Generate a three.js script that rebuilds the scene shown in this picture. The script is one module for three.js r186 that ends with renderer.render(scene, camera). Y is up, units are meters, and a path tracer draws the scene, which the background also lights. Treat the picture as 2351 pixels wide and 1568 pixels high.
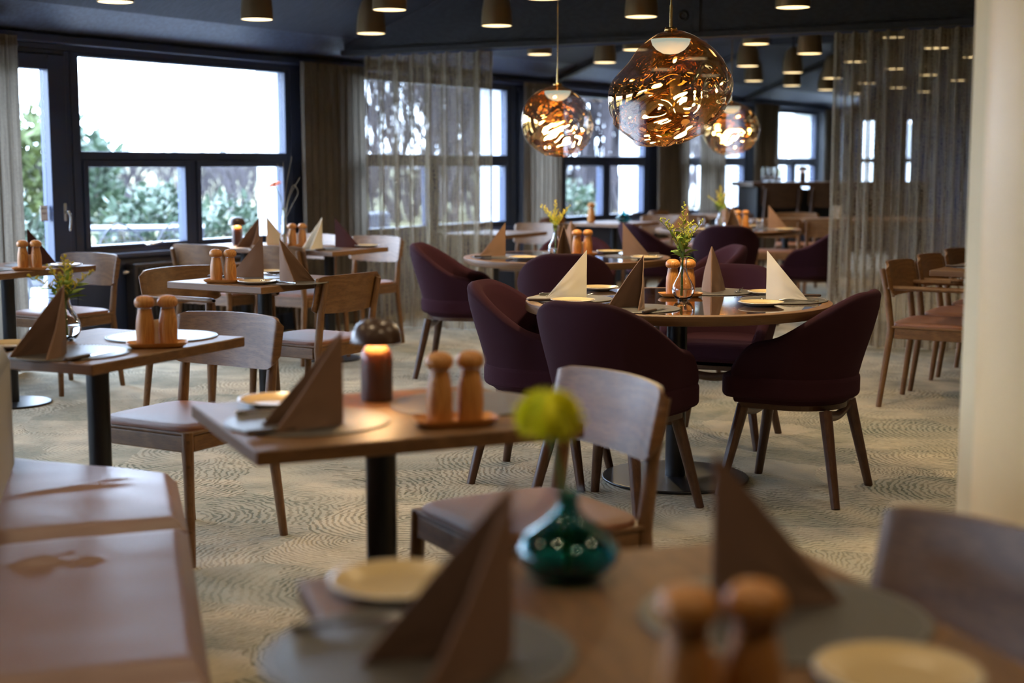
import * as THREE from 'three';
import { RoundedBoxGeometry } from 'three/addons/geometries/RoundedBoxGeometry.js';
import { mergeGeometries, mergeVertices } from 'three/addons/utils/BufferGeometryUtils.js';
import { createNoise2D, createNoise3D } from 'simplex-noise';

// ---------------------------------------------------------------- camera, sky, exposure
const scene = new THREE.Scene();
const camera = new THREE.PerspectiveCamera(27.0, 2351 / 1568, 0.1, 400);
camera.filmGauge = 36;
camera.position.set(0, 1.30, 0);
camera.rotation.set(-7.1056 * Math.PI / 180, 0, 0);
camera.focus = 5.75;
camera.userData.fStop = 2.0;
scene.background = new THREE.Color().setRGB(17, 21, 28);       // even overcast sky
const renderer = new THREE.WebGLRenderer();
renderer.toneMapping = THREE.LinearToneMapping;
renderer.toneMappingExposure = 0.96;
renderer.shadowMap.enabled = true;
const BELL_CD = 2.3, PENDANT_CD = 13;                              // candela of one bell lamp, of one glass pendant

// ---------------------------------------------------------------- helpers
const rng = (a) => () => { a = (a + 0x6d2b79f5) | 0; let t = Math.imul(a ^ (a >>> 15), 1 | a); t = (t + Math.imul(t ^ (t >>> 7), 61 | t)) ^ t; return ((t ^ (t >>> 14)) >>> 0) / 4294967296; };
const n2 = createNoise2D(rng(11)), n3 = createNoise3D(rng(12));
const clamp = THREE.MathUtils.clamp, lerp = THREE.MathUtils.lerp, sst = THREE.MathUtils.smoothstep;
const V = (x, y, z) => new THREE.Vector3(x, y, z);
const taken = {};
function numbered(name) { taken[name] = (taken[name] ?? -1) + 1; return taken[name] ? name + '_' + String(taken[name]).padStart(3, '0') : name; }
function part(name, geo, mat, parent) {
  const m = new THREE.Mesh(geo, mat); m.name = name; m.castShadow = m.receiveShadow = true; if (parent) parent.add(m); return m;
}
function tag(o, label, category, group) { o.userData.label = label; o.userData.category = category; if (group) o.userData.group = group; return o; }
function thing(name, label, category, p = [0, 0, 0], turn = 0, group) {
  const g = new THREE.Group(); g.name = numbered(name); g.position.set(...p); g.rotation.y = turn; scene.add(g); return tag(g, label, category, group);
}
function proto(name) { const g = new THREE.Group(); g.name = name; return g; }
function put(pr, label, category, p, turn = 0, group) {            // a copy of a thing with copies of its parts
  const c = pr.clone(); c.name = numbered(pr.name); c.position.set(...p); c.rotation.y = turn; scene.add(c); return tag(c, label, category, group);
}
function struct(name, geo, mat, p = [0, 0, 0], turn = 0) {
  const m = geo ? part(name, geo, mat, scene) : new THREE.Group(); if (!geo) scene.add(m);
  m.name = name; m.position.set(...p); m.rotation.y = turn; m.userData.kind = 'structure'; return m;
}
function clean(g) {
  const h = g.index ? g.toNonIndexed() : g;
  if (!h.attributes.normal) h.computeVertexNormals();
  if (!h.attributes.uv) h.setAttribute('uv', new THREE.BufferAttribute(new Float32Array(h.attributes.position.count * 2), 2));
  for (const k of Object.keys(h.attributes)) if (!['position', 'normal', 'uv'].includes(k)) h.deleteAttribute(k);
  h.clearGroups(); return h;
}
const join = (list) => mergeGeometries(list.map(clean));
// metre uv: u along the grain axis, v across
function grain(g, axis = 'x', s = 1) {
  const h = g.index ? g.toNonIndexed() : g, p = h.attributes.position, n = h.attributes.normal, uv = new Float32Array(p.count * 2), ox = (p.count * 0.137) % 1;
  for (let i = 0; i < p.count; i++) {
    const c = [p.getX(i), p.getY(i), p.getZ(i)], a = 'xyz'.indexOf(axis), b = (a + 1) % 3, d = (a + 2) % 3;
    const nb = Math.abs([n.getX(i), n.getY(i), n.getZ(i)][b]), nd = Math.abs([n.getX(i), n.getY(i), n.getZ(i)][d]);
    uv[i * 2] = c[a] * s + ox; uv[i * 2 + 1] = (nb > nd ? c[d] : c[b]) * s + ox * 3.7;
  }
  h.setAttribute('uv', new THREE.BufferAttribute(uv, 2)); return h;
}
function rb(w, h, d, r = 0.004, p = [0, 0, 0], rot, axis) {
  let g = new RoundedBoxGeometry(w, h, d, 1, Math.min(r, w * 0.49, h * 0.49, d * 0.49));
  g = grain(g, axis ?? (w >= h && w >= d ? 'x' : h >= d ? 'y' : 'z'));
  if (rot) g.rotateX(rot[0]).rotateY(rot[1]).rotateZ(rot[2]);
  return g.translate(...p);
}
const cyl = (r0, r1, h, seg = 20, p = [0, 0, 0]) => new THREE.CylinderGeometry(r1, r0, h, seg).translate(p[0], p[1] + h / 2, p[2]);
const lathe = (pts, seg = 40) => new THREE.LatheGeometry(pts.map((a) => new THREE.Vector2(a[0], a[1])), seg);
// a lathed profile with creases kept where the turn is sharp is made by doubling a point
function sweep(pts, rad, seg = 10, flat) {                          // a tapering round bar along points
  const n = pts.length, pos = [], uv = [], idx = [], P = pts.map((a) => (a.isVector3 ? a : V(...a)));
  let t0 = P[1].clone().sub(P[0]).normalize(), nrm = Math.abs(t0.y) < 0.9 ? V(0, 1, 0) : V(1, 0, 0); nrm.sub(t0.clone().multiplyScalar(nrm.dot(t0))).normalize();
  let len = 0;
  for (let i = 0; i < n; i++) {
    const t = P[Math.min(n - 1, i + 1)].clone().sub(P[Math.max(0, i - 1)]).normalize();
    nrm.sub(t.clone().multiplyScalar(nrm.dot(t))).normalize(); const b = t.clone().cross(nrm);
    if (i) len += P[i].distanceTo(P[i - 1]);
    const r = Array.isArray(rad) ? rad[Math.min(i, rad.length - 1)] : rad;
    for (let j = 0; j <= seg; j++) {
      const a = (j / seg) * Math.PI * 2, c = Math.cos(a) * r, s = Math.sin(a) * r * (flat ?? 1);
      pos.push(P[i].x + nrm.x * c + b.x * s, P[i].y + nrm.y * c + b.y * s, P[i].z + nrm.z * c + b.z * s); uv.push(len, (j / seg) * 0.1);
    }
  }
  for (let i = 0; i < n - 1; i++) for (let j = 0; j < seg; j++) { const a = i * (seg + 1) + j, b = a + seg + 1; idx.push(a, a + 1, b, b, a + 1, b + 1); }
  for (const [i, flip] of [[0, 1], [n - 1, 0]]) {
    const c = pos.length / 3; pos.push(P[i].x, P[i].y, P[i].z); uv.push(0, 0);
    for (let j = 0; j < seg; j++) { const a = i * (seg + 1) + j; flip ? idx.push(c, a + 1, a) : idx.push(c, a, a + 1); }
  }
  const g = new THREE.BufferGeometry(); g.setAttribute('position', new THREE.Float32BufferAttribute(pos, 3)); g.setAttribute('uv', new THREE.Float32BufferAttribute(uv, 2)); g.setIndex(idx); g.computeVertexNormals(); return g;
}
// a grid surface f(u,v) -> [x,y,z], both 0..1
function surf(f, nu, nv, uvf) {
  const pos = [], uv = [], idx = [];
  for (let i = 0; i <= nu; i++) for (let j = 0; j <= nv; j++) { const p = f(i / nu, j / nv); pos.push(p[0], p[1], p[2]); uv.push(...(uvf ? uvf(i / nu, j / nv, p) : [i / nu, j / nv])); }
  for (let i = 0; i < nu; i++) for (let j = 0; j < nv; j++) { const a = i * (nv + 1) + j, b = a + nv + 1; idx.push(a, a + 1, b, b, a + 1, b + 1); }
  const g = new THREE.BufferGeometry(); g.setAttribute('position', new THREE.Float32BufferAttribute(pos, 3)); g.setAttribute('uv', new THREE.Float32BufferAttribute(uv, 2)); g.setIndex(idx); g.computeVertexNormals(); return g;
}
const spline = (pts, n = 12) => new THREE.CatmullRomCurve3(pts.map((p) => V(...p))).getPoints(n);

// ---------------------------------------------------------------- textures
function tex(w, h, f, srgb = true, rep = [1, 1]) {
  const d = new Uint8Array(w * h * 4);
  for (let y = 0; y < h; y++) for (let x = 0; x < w; x++) { const c = f(x / w, y / h), o = (y * w + x) * 4; d[o] = clamp(c[0], 0, 255); d[o + 1] = clamp(c[1] ?? c[0], 0, 255); d[o + 2] = clamp(c[2] ?? c[0], 0, 255); d[o + 3] = 255; }
  const t = new THREE.DataTexture(d, w, h); t.wrapS = t.wrapT = THREE.RepeatWrapping; t.magFilter = THREE.LinearFilter; t.minFilter = THREE.LinearMipmapLinearFilter;
  if (srgb) t.colorSpace = THREE.SRGBColorSpace; t.repeat.set(...rep); return t;
}
// noise that repeats over the unit square
const per = (u, v, f, k = 0) => { const a = u * Math.PI * 2, b = v * Math.PI * 2; return n3(Math.cos(a) * f + k, Math.sin(a) * f + Math.cos(b) * f * 0.73, Math.sin(b) * f - k * 1.3); };

// carpet: fans of combed arcs, beige and grey green, 4 m tile
const carpetTex = (() => {
  const G = 10, r = rng(77), cells = [];
  for (let i = 0; i < G * G; i++) cells.push({ jx: r(), jy: r(), ang: r() * 6.283, off: 0.3 + r() * 0.9, sp: 0.017 + r() * 0.012, tone: r(), con: r(), ell: 0.5 + r() * 0.5, rot: r() * 6.283 });
  const nb = 512, low = new Float32Array(nb * nb), mid = new Float32Array(nb * nb);
  for (let y = 0; y < nb; y++) for (let x = 0; x < nb; x++) { low[y * nb + x] = per(x / nb, y / nb, 1.6, 3) * 0.6 + per(x / nb, y / nb, 4, 9) * 0.4; mid[y * nb + x] = per(x / nb, y / nb, 9, 5) * 0.6 + per(x / nb, y / nb, 22, 2) * 0.4; }
  const samp = (a, u, v) => { const x = u * nb, y = v * nb, x0 = Math.floor(x), y0 = Math.floor(y), fx = x - x0, fy = y - y0, m = nb - 1, g = (i, j) => a[(j & m) * nb + (i & m)]; return lerp(lerp(g(x0, y0), g(x0 + 1, y0), fx), lerp(g(x0, y0 + 1), g(x0 + 1, y0 + 1), fx), fy); };
  const rr = rng(5);
  return tex(2048, 2048, (u, v) => {
    const l = samp(low, u, v), m = samp(mid, u, v), wu = u + m * 0.004, wv = v + samp(mid, v, u) * 0.004;
    const gx = wu * G, gy = wv * G, ix = Math.floor(gx), iy = Math.floor(gy);
    let best = 9, bc = null, bx = 0, by = 0;
    for (let j = -1; j <= 1; j++) for (let i = -1; i <= 1; i++) {
      const c = cells[(((iy + j) % G) + G) % G * G + ((((ix + i) % G) + G) % G)], dx = gx - (ix + i + c.jx), dy = gy - (iy + j + c.jy);
      const a = Math.cos(c.rot) * dx + Math.sin(c.rot) * dy, b = -Math.sin(c.rot) * dx + Math.cos(c.rot) * dy, dd = a * a * c.ell + b * b / c.ell;
      if (dd < best) { best = dd; bc = c; bx = dx; by = dy; }
    }
    const k = 4 / G, px = bx * k + Math.cos(bc.ang) * bc.off * 0.35, py = by * k + Math.sin(bc.ang) * bc.off * 0.35;
    const rad = Math.hypot(px, py) + m * 0.006, s = Math.sin((rad / bc.sp) * 6.283), line = sst(s, -0.1, 0.75);
    const con = 0.85 * clamp(0.2 + bc.con * 0.75 + l * 0.45, 0.08, 1) * (0.55 + 0.45 * sst(m + samp(mid, u * 3 % 1, v * 3 % 1), -0.7, 0.5));
    const g = clamp(0.42 + l * 0.55 + (bc.tone - 0.5) * 0.75 + m * 0.25, 0, 1), sp = (rr() - 0.5) * 16;
    const base = [lerp(206, 158, g), lerp(194, 158, g), lerp(170, 142, g)], dark = [lerp(120, 78, g), lerp(112, 84, g), lerp(92, 74, g)], f = line * con;
    return [lerp(base[0], dark[0], f) + sp + m * 10, lerp(base[1], dark[1], f) + sp + m * 10, lerp(base[2], dark[2], f) + sp + m * 9];
  });
})();
function woodTex(w, h, stops, rings, seed, fleck) {
  return tex(w, h, (u, v) => {
    const a = per(u, v, 0.5, seed), streak = n3(v * 60 + seed, Math.cos(u * 6.283) * 0.8, Math.sin(u * 6.283) * 0.8), fine = n3(v * 260 + seed, Math.cos(u * 6.283) * 3.5, Math.sin(u * 6.283) * 3.5);
    const g = 0.5 + 0.5 * Math.sin(v * 6.283 * rings + a * 7 + streak * 1.2), pore = sst(fine, 0.35, 0.8) * fleck;
    const t = clamp(g * 0.55 + streak * 0.2 + 0.2, 0, 1), c = [0, 1, 2].map((k) => lerp(stops[0][k], stops[1][k], t) * (1 - pore * 0.35) + streak * 6);
    return c;
  });
}
const oakTex = woodTex(1024, 512, [[176, 134, 92], [138, 98, 62]], 5, 1, 1);
const oliveTex = woodTex(512, 512, [[216, 160, 92], [158, 98, 46]], 2, 7, 0.15);
const marbleTex = tex(1024, 1024, (u, v) => {
  const w = per(u, v, 1.2, 1), a = Math.abs(per(u + w * 0.12, v + w * 0.1, 2.2, 4)), b = Math.abs(per(u - w * 0.1, v + w * 0.15, 4.4, 8)), c = per(u, v, 9, 2), cloud = per(u, v, 2.2, 12);
  const vein = Math.pow(1 - clamp(a * 6, 0, 1), 2) * 0.7 + Math.pow(1 - clamp(b * 9, 0, 1), 2) * 0.35, t = 0.5 + cloud * 0.35 + c * 0.15;
  return [lerp(46, 88, t) + vein * 95, lerp(30, 58, t) + vein * 82, lerp(20, 40, t) + vein * 62];
});
const weaveTex = tex(256, 256, (u, v) => { const a = Math.sin(u * 6.283 * 32), b = Math.sin(v * 6.283 * 32), k = per(u, v, 14, 3); return [150 + (a * b) * 40 + k * 50]; }, false);
const leatherTex = tex(512, 512, (u, v) => { const a = Math.abs(per(u, v, 20, 3)), b = Math.abs(per(u, v, 34, 6)), c = per(u, v, 2, 9); return [200 - Math.pow(1 - clamp(a * 3, 0, 1), 2) * 90 - Math.pow(1 - clamp(b * 3, 0, 1), 2) * 50 + c * 12]; }, false);
const paperTex = tex(256, 256, (u, v) => { const k = per(u, v, 18, 2) * 0.5 + per(u, v, 40, 5) * 0.5; return [228 + k * 26]; });
const grainTex = tex(512, 512, (u, v) => { const k = per(u, v, 3, 2) * 0.5 + per(u, v, 12, 5) * 0.3 + per(u, v, 40, 7) * 0.3; return [205 + k * 46]; });
const clothTex = tex(512, 256, (u, v) => { const s = n2(u * 512, 0.3) * 0.6 + n2(u * 190, v * 3) * 0.5, w = n2(u * 90, v * 256) * 0.5; return [190 + s * 34 + w * 26]; });
const soilTex = tex(512, 512, (u, v) => { const k = per(u, v, 3, 2) * 0.5 + per(u, v, 14, 5) * 0.4 + per(u, v, 40, 7) * 0.4, g = per(u, v, 5, 11); return [190 + k * 40, 184 + k * 40 + g * 6, 140 + k * 34 - g * 14]; });
const scaled = (t, x, y) => { const c = t.clone(); c.repeat.set(x, y); c.needsUpdate = true; return c; };

// ---------------------------------------------------------------- materials
const std = (o) => new THREE.MeshStandardMaterial(o), phys = (o) => new THREE.MeshPhysicalMaterial(o);
const rgb = (r, g, b) => new THREE.Color().setRGB(r, g, b);
const M = {
  carpet: std({ map: scaled(carpetTex, 0.25, 0.25), bumpMap: scaled(carpetTex, 0.25, 0.25), bumpScale: 0.006, roughness: 1, color: rgb(0.76, 0.755, 0.77) }),
  oak: std({ map: scaled(oakTex, 1.2, 3), color: rgb(0.47, 0.425, 0.345), roughness: 0.45, bumpMap: scaled(oakTex, 1.2, 3), bumpScale: 0.0008 }),
  oakDark: std({ map: scaled(oakTex, 1.2, 3), color: rgb(0.15, 0.12, 0.1), roughness: 0.5 }),
  olive: std({ map: scaled(oliveTex, 1.2, 22), color: rgb(0.95, 0.88, 0.72), roughness: 0.42 }),
  marble: phys({ map: scaled(marbleTex, 1.1, 1.1), roughness: 0.07, clearcoat: 1, clearcoatRoughness: 0.03 }),
  black: std({ color: rgb(0.012, 0.013, 0.017), roughness: 0.36, metalness: 0.3 }),
  frame: std({ color: rgb(0.026, 0.042, 0.1), roughness: 0.42 }),  // navy tint imitates lens flare near the windows, put into the paint colour
  wallDark: std({ color: rgb(0.03, 0.044, 0.095), roughness: 0.55 }),  // blue of the window flare is mixed into this wall colour too
  ceil: std({ map: scaled(grainTex, 1.5, 1.5), color: rgb(0.1, 0.125, 0.2), roughness: 0.5 }),  // blue veil of the flare put into the eaves colour
  panel: std({ map: scaled(grainTex, 3, 0.6), color: rgb(0.055, 0.068, 0.1), roughness: 0.75, bumpMap: scaled(grainTex, 3, 0.6), bumpScale: 0.003 }),
  beam: std({ map: scaled(grainTex, 0.8, 2), color: rgb(0.035, 0.037, 0.044), roughness: 0.7 }),
  white: std({ color: rgb(0.75, 0.76, 0.77), roughness: 0.6 }),
  cream: std({ color: rgb(0.86, 0.58, 0.27), roughness: 0.45 }),
  creamEdge: std({ color: rgb(0.72, 0.55, 0.3), roughness: 0.6 }),
  plasterDim: std({ map: scaled(grainTex, 1, 1), color: rgb(0.2, 0.17, 0.14), roughness: 0.8 }),
  purple: phys({ color: rgb(0.036, 0.011, 0.018), roughness: 0.95, specularIntensity: 0.25, bumpMap: scaled(weaveTex, 9, 9), bumpScale: 0.0012, sheen: 0.28, sheenRoughness: 0.45, sheenColor: rgb(0.24, 0.06, 0.1) }),
  darkLeg: std({ map: scaled(oakTex, 1.5, 4), color: rgb(0.2, 0.145, 0.12), roughness: 0.4 }),
  leather: phys({ color: rgb(0.25, 0.1, 0.05), roughness: 0.42, bumpMap: scaled(leatherTex, 6, 6), bumpScale: 0.0012 }),
  benchLeather: phys({ color: rgb(0.2, 0.115, 0.1), roughness: 0.36, bumpMap: scaled(leatherTex, 3, 3), bumpScale: 0.0014, clearcoat: 0.12, clearcoatRoughness: 0.35 }),
  benchFabric: std({ color: rgb(0.42, 0.41, 0.4), roughness: 0.95, bumpMap: scaled(weaveTex, 10, 10), bumpScale: 0.002 }),
  napBrown: std({ map: scaled(paperTex, 6, 6), color: rgb(0.27, 0.155, 0.1), roughness: 0.95 }),
  napPlum: std({ map: scaled(paperTex, 6, 6), color: rgb(0.075, 0.022, 0.024), roughness: 0.95 }),
  napCream: std({ map: scaled(paperTex, 6, 6), color: rgb(0.95, 0.88, 0.76), roughness: 0.95 }),
  mat: phys({ color: rgb(0.075, 0.068, 0.062), roughness: 0.42, bumpMap: scaled(leatherTex, 9, 9), bumpScale: 0.0006, clearcoat: 0.35, clearcoatRoughness: 0.3 }),
  stitch: std({ color: rgb(0.45, 0.4, 0.33), roughness: 0.8 }),
  plate: phys({ color: rgb(0.66, 0.5, 0.27), roughness: 0.18, clearcoat: 0.6, clearcoatRoughness: 0.08 }),
  plateRim: phys({ color: rgb(0.55, 0.53, 0.5), roughness: 0.25 }),
  steel: std({ color: rgb(0.72, 0.72, 0.72), roughness: 0.2, metalness: 1 }),
  handle: std({ color: rgb(0.05, 0.03, 0.022), roughness: 0.4 }),
  glass: phys({ color: rgb(1, 1, 1), roughness: 0, transmission: 1, thickness: 0.02, ior: 1.45 }),
  teal: phys({ color: rgb(0.45, 0.72, 0.74), roughness: 0, transmission: 1, thickness: 0.03, ior: 1.45, attenuationColor: rgb(0.02, 0.3, 0.32), attenuationDistance: 0.006 }),
  water: phys({ color: rgb(1, 1, 1), roughness: 0, transmission: 1, thickness: 0.02, ior: 1.33 }),
  pane: phys({ color: rgb(0.97, 0.99, 0.99), roughness: 0, transmission: 1, thickness: 0 }),
  stem: std({ color: rgb(0.1, 0.19, 0.03), roughness: 0.6 }),
  leaf: phys({ color: rgb(0.2, 0.32, 0.04), roughness: 0.55, side: THREE.DoubleSide }),
  blossom: std({ color: rgb(0.62, 0.5, 0.04), roughness: 0.8 }),
  blossomGreen: std({ color: rgb(0.42, 0.42, 0.05), roughness: 0.8 }),
  mum: std({ color: rgb(0.85, 0.84, 0.05), roughness: 0.8 }),
  gerbera: std({ color: rgb(0.75, 0.13, 0.015), roughness: 0.7, side: THREE.DoubleSide }),
  gerberaEye: std({ color: rgb(0.12, 0.04, 0.01), roughness: 0.9 }),
  straw: std({ color: rgb(0.4, 0.36, 0.26), roughness: 0.7 }),
  bronze: std({ color: rgb(0.27, 0.18, 0.09), roughness: 0.42, metalness: 0.65 }),
  bellGlow: std({ color: rgb(0.9, 0.8, 0.6), emissive: rgb(1, 0.72, 0.34), emissiveIntensity: 2.8, roughness: 0.5 }),
  brass: std({ color: rgb(0.75, 0.5, 0.2), roughness: 0.25, metalness: 1 }),
  melt: std({ color: rgb(0.66, 0.38, 0.13), roughness: 0.0, metalness: 1, transparent: true, opacity: 0.6, side: THREE.DoubleSide }),
  meltGlow: std({ color: rgb(0.12, 0.13, 0.12), emissive: rgb(0.74, 1.0, 0.86), emissiveIntensity: 1.0, roughness: 0.5 }),
  lampBrown: phys({ color: rgb(0.05, 0.022, 0.012), roughness: 0.34, metalness: 0.1, clearcoat: 0.2, clearcoatRoughness: 0.08 }),
  lampBody: phys({ color: rgb(0.055, 0.017, 0.01), roughness: 0.4, clearcoat: 0.25, clearcoatRoughness: 0.2 }),
  lampGlow: std({ color: rgb(1, 0.8, 0.5), emissive: rgb(1, 0.62, 0.28), emissiveIntensity: 9, roughness: 0.5 }),
  curtain: phys({ map: scaled(clothTex, 1, 1), color: rgb(0.33, 0.28, 0.22), roughness: 1, transmission: 0.3, thickness: 0, side: THREE.DoubleSide }),
  sheer: phys({ map: scaled(clothTex, 1, 1), color: rgb(0.68, 0.56, 0.38), roughness: 1, transparent: true, opacity: 0.56, transmission: 0.25, thickness: 0, side: THREE.DoubleSide }),
  radiator: std({ color: rgb(0.03, 0.028, 0.032), roughness: 0.5 }),
  chrome: std({ color: rgb(0.75, 0.75, 0.75), roughness: 0.25, metalness: 1 }),
  packet: std({ color: rgb(0.8, 0.74, 0.6), roughness: 0.8 }),
  ground: std({ map: scaled(soilTex, 0.35, 0.35), color: rgb(0.24, 0.24, 0.19), roughness: 1 }),
  paving: std({ map: scaled(grainTex, 1, 1), color: rgb(0.66, 0.66, 0.67), roughness: 0.9 }),
  bark: std({ color: rgb(0.045, 0.04, 0.042), roughness: 1 }),
  twig: std({ color: rgb(0.05, 0.043, 0.05), roughness: 1 }),
  laurel: phys({ color: rgb(0.045, 0.075, 0.045), roughness: 0.35, side: THREE.DoubleSide, transmission: 0.25, thickness: 0 }),
  conifer: phys({ color: rgb(0.06, 0.08, 0.022), roughness: 0.7, side: THREE.DoubleSide }),
  metalOut: std({ color: rgb(0.03, 0.035, 0.05), roughness: 0.5 }),
};

// ---------------------------------------------------------------- the window wall's own axes: s along the wall, w into the room
const TH = 32.5 * Math.PI / 180, DX = Math.sin(TH), DZ = -Math.cos(TH), NX = Math.cos(TH), NZ = Math.sin(TH), WC = -7.471, PHI = Math.PI / 2 - TH;
const W = (s, w, y = 0) => [DX * s + NX * (WC + w), y, DZ * s + NZ * (WC + w)];
const S0 = -6, S1 = 21.6, WMAX = 10.5;
// a box in wall axes, as geometry local to the origin of the wall frame
const wb = (s0, s1, y0, y1, w0, w1, r = 0.003) => rb(s1 - s0, y1 - y0, w1 - w0, r, [(s0 + s1) / 2, (y0 + y1) / 2, (w0 + w1) / 2]);
const W0 = W(0, 0);

// floor, ceiling, closed walls
{
  const g = new THREE.BoxGeometry(S1 - S0 + 1, 0.2, WMAX + 1).translate((S0 + S1) / 2, -0.1, WMAX / 2 + 0.0);
  struct('floor', grain(g, 'x'), M.carpet, W0, PHI);
  const prism = (pts, s0, s1) => { const sh = new THREE.Shape(pts.map((p) => new THREE.Vector2(p[0], p[1]))); const e = new THREE.ExtrudeGeometry(sh, { depth: s1 - s0, bevelEnabled: false }); e.rotateY(-Math.PI / 2); e.scale(-1, 1, 1); const h = e.index ? e.toNonIndexed() : e; const p = h.attributes.position, a = p.array; for (let i = 0; i < a.length; i += 9) for (let k = 0; k < 3; k++) { const t = a[i + 3 + k]; a[i + 3 + k] = a[i + 6 + k]; a[i + 6 + k] = t; } h.deleteAttribute('normal'); h.computeVertexNormals(); return grain(h.translate(s0, 0, 0), 'x'); };
  // sloping band along the eaves, then the boarded slope, then the level part
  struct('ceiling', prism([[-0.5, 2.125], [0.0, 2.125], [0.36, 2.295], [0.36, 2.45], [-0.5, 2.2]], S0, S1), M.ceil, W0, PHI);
  const up = struct('ceiling_boards', prism([[0.36, 2.27], [1.3, 2.66], [1.3, 2.95], [1.2, 2.95], [0.36, 2.5]], S0, S1), M.panel, W0, PHI);
  up.name = 'ceiling_001';
  struct('ceiling_002', wb(S0, S1, 2.66, 2.95, 1.3, WMAX + 0.3, 0.001), M.panel, W0, PHI);
  // rafters across the slope
  for (const s of [12.4, 14.8, 17.2]) {
    struct('trim_' + (20 + Math.round(s)), prism([[0.05, 2.1], [0.36, 2.22], [1.3, 2.58], [WMAX, 2.58], [WMAX, 2.7], [1.25, 2.7], [0.05, 2.25]], s, s + 0.09), M.beam, W0, PHI);
  }
  struct('wall_right', wb(S0 - 0.3, S1 + 0.3, -0.2, 2.95, WMAX, WMAX + 0.3), M.plasterDim, W0, PHI);
  struct('wall_back', wb(S0 - 0.3, S0, -0.2, 2.95, -0.5, WMAX + 0.3), M.plasterDim, W0, PHI);
}

// ---------------------------------------------------------------- windows, doors and the wall between them
const openings = [
  { n: 1, s0: 6.40, s1: 8.52 }, { n: 2, s0: 9.15, s1: 11.70 }, { n: 3, s0: 12.66, s1: 14.60 }, { n: 4, s0: 15.25, s1: 17.42 }, { n: 5, s0: 18.16, s1: 19.98 },
  { n: 6, s0: 2.75, s1: 4.95 }, { n: 7, s0: -0.9, s1: 1.6 }, { n: 8, s0: -4.4, s1: -2.0 },
];
const doors = [{ n: 1, s0: 5.36, s1: 6.38 }, { n: 2, s0: 11.78, s1: 12.64 }];
const SILL = 0.70, HEAD = 2.03;
{
  const all = [...openings, ...doors.map((d) => ({ ...d, door: true }))].sort((a, b) => a.s0 - b.s0);
  const inside = [], outside = [];
  const piece = (s0, s1, y0, y1, cut = 0) => { if (s1 - s0 < 0.004 || y1 - y0 < 0.004) return; inside.push(wb(s0, s1, y0, y1, -0.1, 0, 0.001)); if (s1 - s0 - cut > 0.03) outside.push(wb(s0 + cut, s1, y0, y1, -0.36, -0.1, 0.001)); };
  let at = S0 - 0.3;
  let cut = 0;
  for (const o of all) { piece(at, o.s0, -0.2, 2.16, cut); cut = o.door ? 0.1 : 0; piece(o.s0, o.s1, HEAD, 2.16); piece(o.s0, o.s1, -0.2, o.door ? 0.02 : SILL); at = o.s1; }
  piece(at, S1 + 0.3, -0.2, 2.16);
  const wl = struct('wall_left', join(inside), M.wallDark, W0, PHI);
  part('outer_leaf', join(outside), M.white, wl);
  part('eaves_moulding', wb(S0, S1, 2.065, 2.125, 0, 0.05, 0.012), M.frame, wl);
}
function leverHandle(parent, p, flat) {
  const h = part('window_handle', join([rb(0.026, flat ? 0.026 : 0.12, 0.012, 0.005, [0, 0, 0.006]), cyl(0.008, 0.008, 0.03, 12).rotateX(Math.PI / 2).translate(0, 0, 0.0),
    flat ? sweep(spline([[0, 0, 0.035], [0.04, 0.004, 0.042], [0.12, 0.014, 0.04]]), [0.011, 0.01, 0.009, 0.008]) : sweep(spline([[0, 0.01, 0.035], [0.01, -0.03, 0.045], [0.004, -0.12, 0.042]]), [0.012, 0.011, 0.009, 0.008])]), M.chrome, parent);
  h.position.set(...p); return h;
}
for (const o of openings) {
  const g = struct('window_' + o.n, null, null, W(o.s0, 0, 0), PHI), L = o.s1 - o.s0, F = 0.055, mid = L * 0.497;
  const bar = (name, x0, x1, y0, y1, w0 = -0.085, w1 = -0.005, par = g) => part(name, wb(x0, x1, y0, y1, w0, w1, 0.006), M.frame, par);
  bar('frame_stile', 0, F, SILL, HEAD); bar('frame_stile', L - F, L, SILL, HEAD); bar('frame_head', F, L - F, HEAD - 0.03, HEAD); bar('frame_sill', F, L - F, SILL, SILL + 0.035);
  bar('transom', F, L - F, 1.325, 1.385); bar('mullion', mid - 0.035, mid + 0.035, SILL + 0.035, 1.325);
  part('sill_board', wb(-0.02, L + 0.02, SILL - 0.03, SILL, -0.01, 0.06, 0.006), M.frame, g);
  part('pane', wb(F, L - F, 1.385, HEAD - 0.03, -0.05, -0.044, 0.001), M.pane, g);
  for (const [a, b] of [[F, mid - 0.035], [mid + 0.035, L - F]]) {
    const q = 0.045, y0 = SILL + 0.035, y1 = 1.325;
    const sash = part('sash', join([wb(a + 0.002, a + q, y0, y1, -0.075, 0.008, 0.006), wb(b - q, b - 0.002, y0, y1, -0.075, 0.008, 0.006), wb(a + q, b - q, y0, y0 + q * 0.5, -0.075, 0.008, 0.006), wb(a + q, b - q, y1 - q, y1, -0.075, 0.008, 0.006)]), M.frame, g);
    part('pane', wb(a + q, b - q, y0 + q * 0.5, y1 - q, -0.045, -0.039, 0.001), M.pane, sash);
    leverHandle(sash, [(a + b) / 2 + 0.04, y0 + 0.012, 0.006], true);
  }
}
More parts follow.
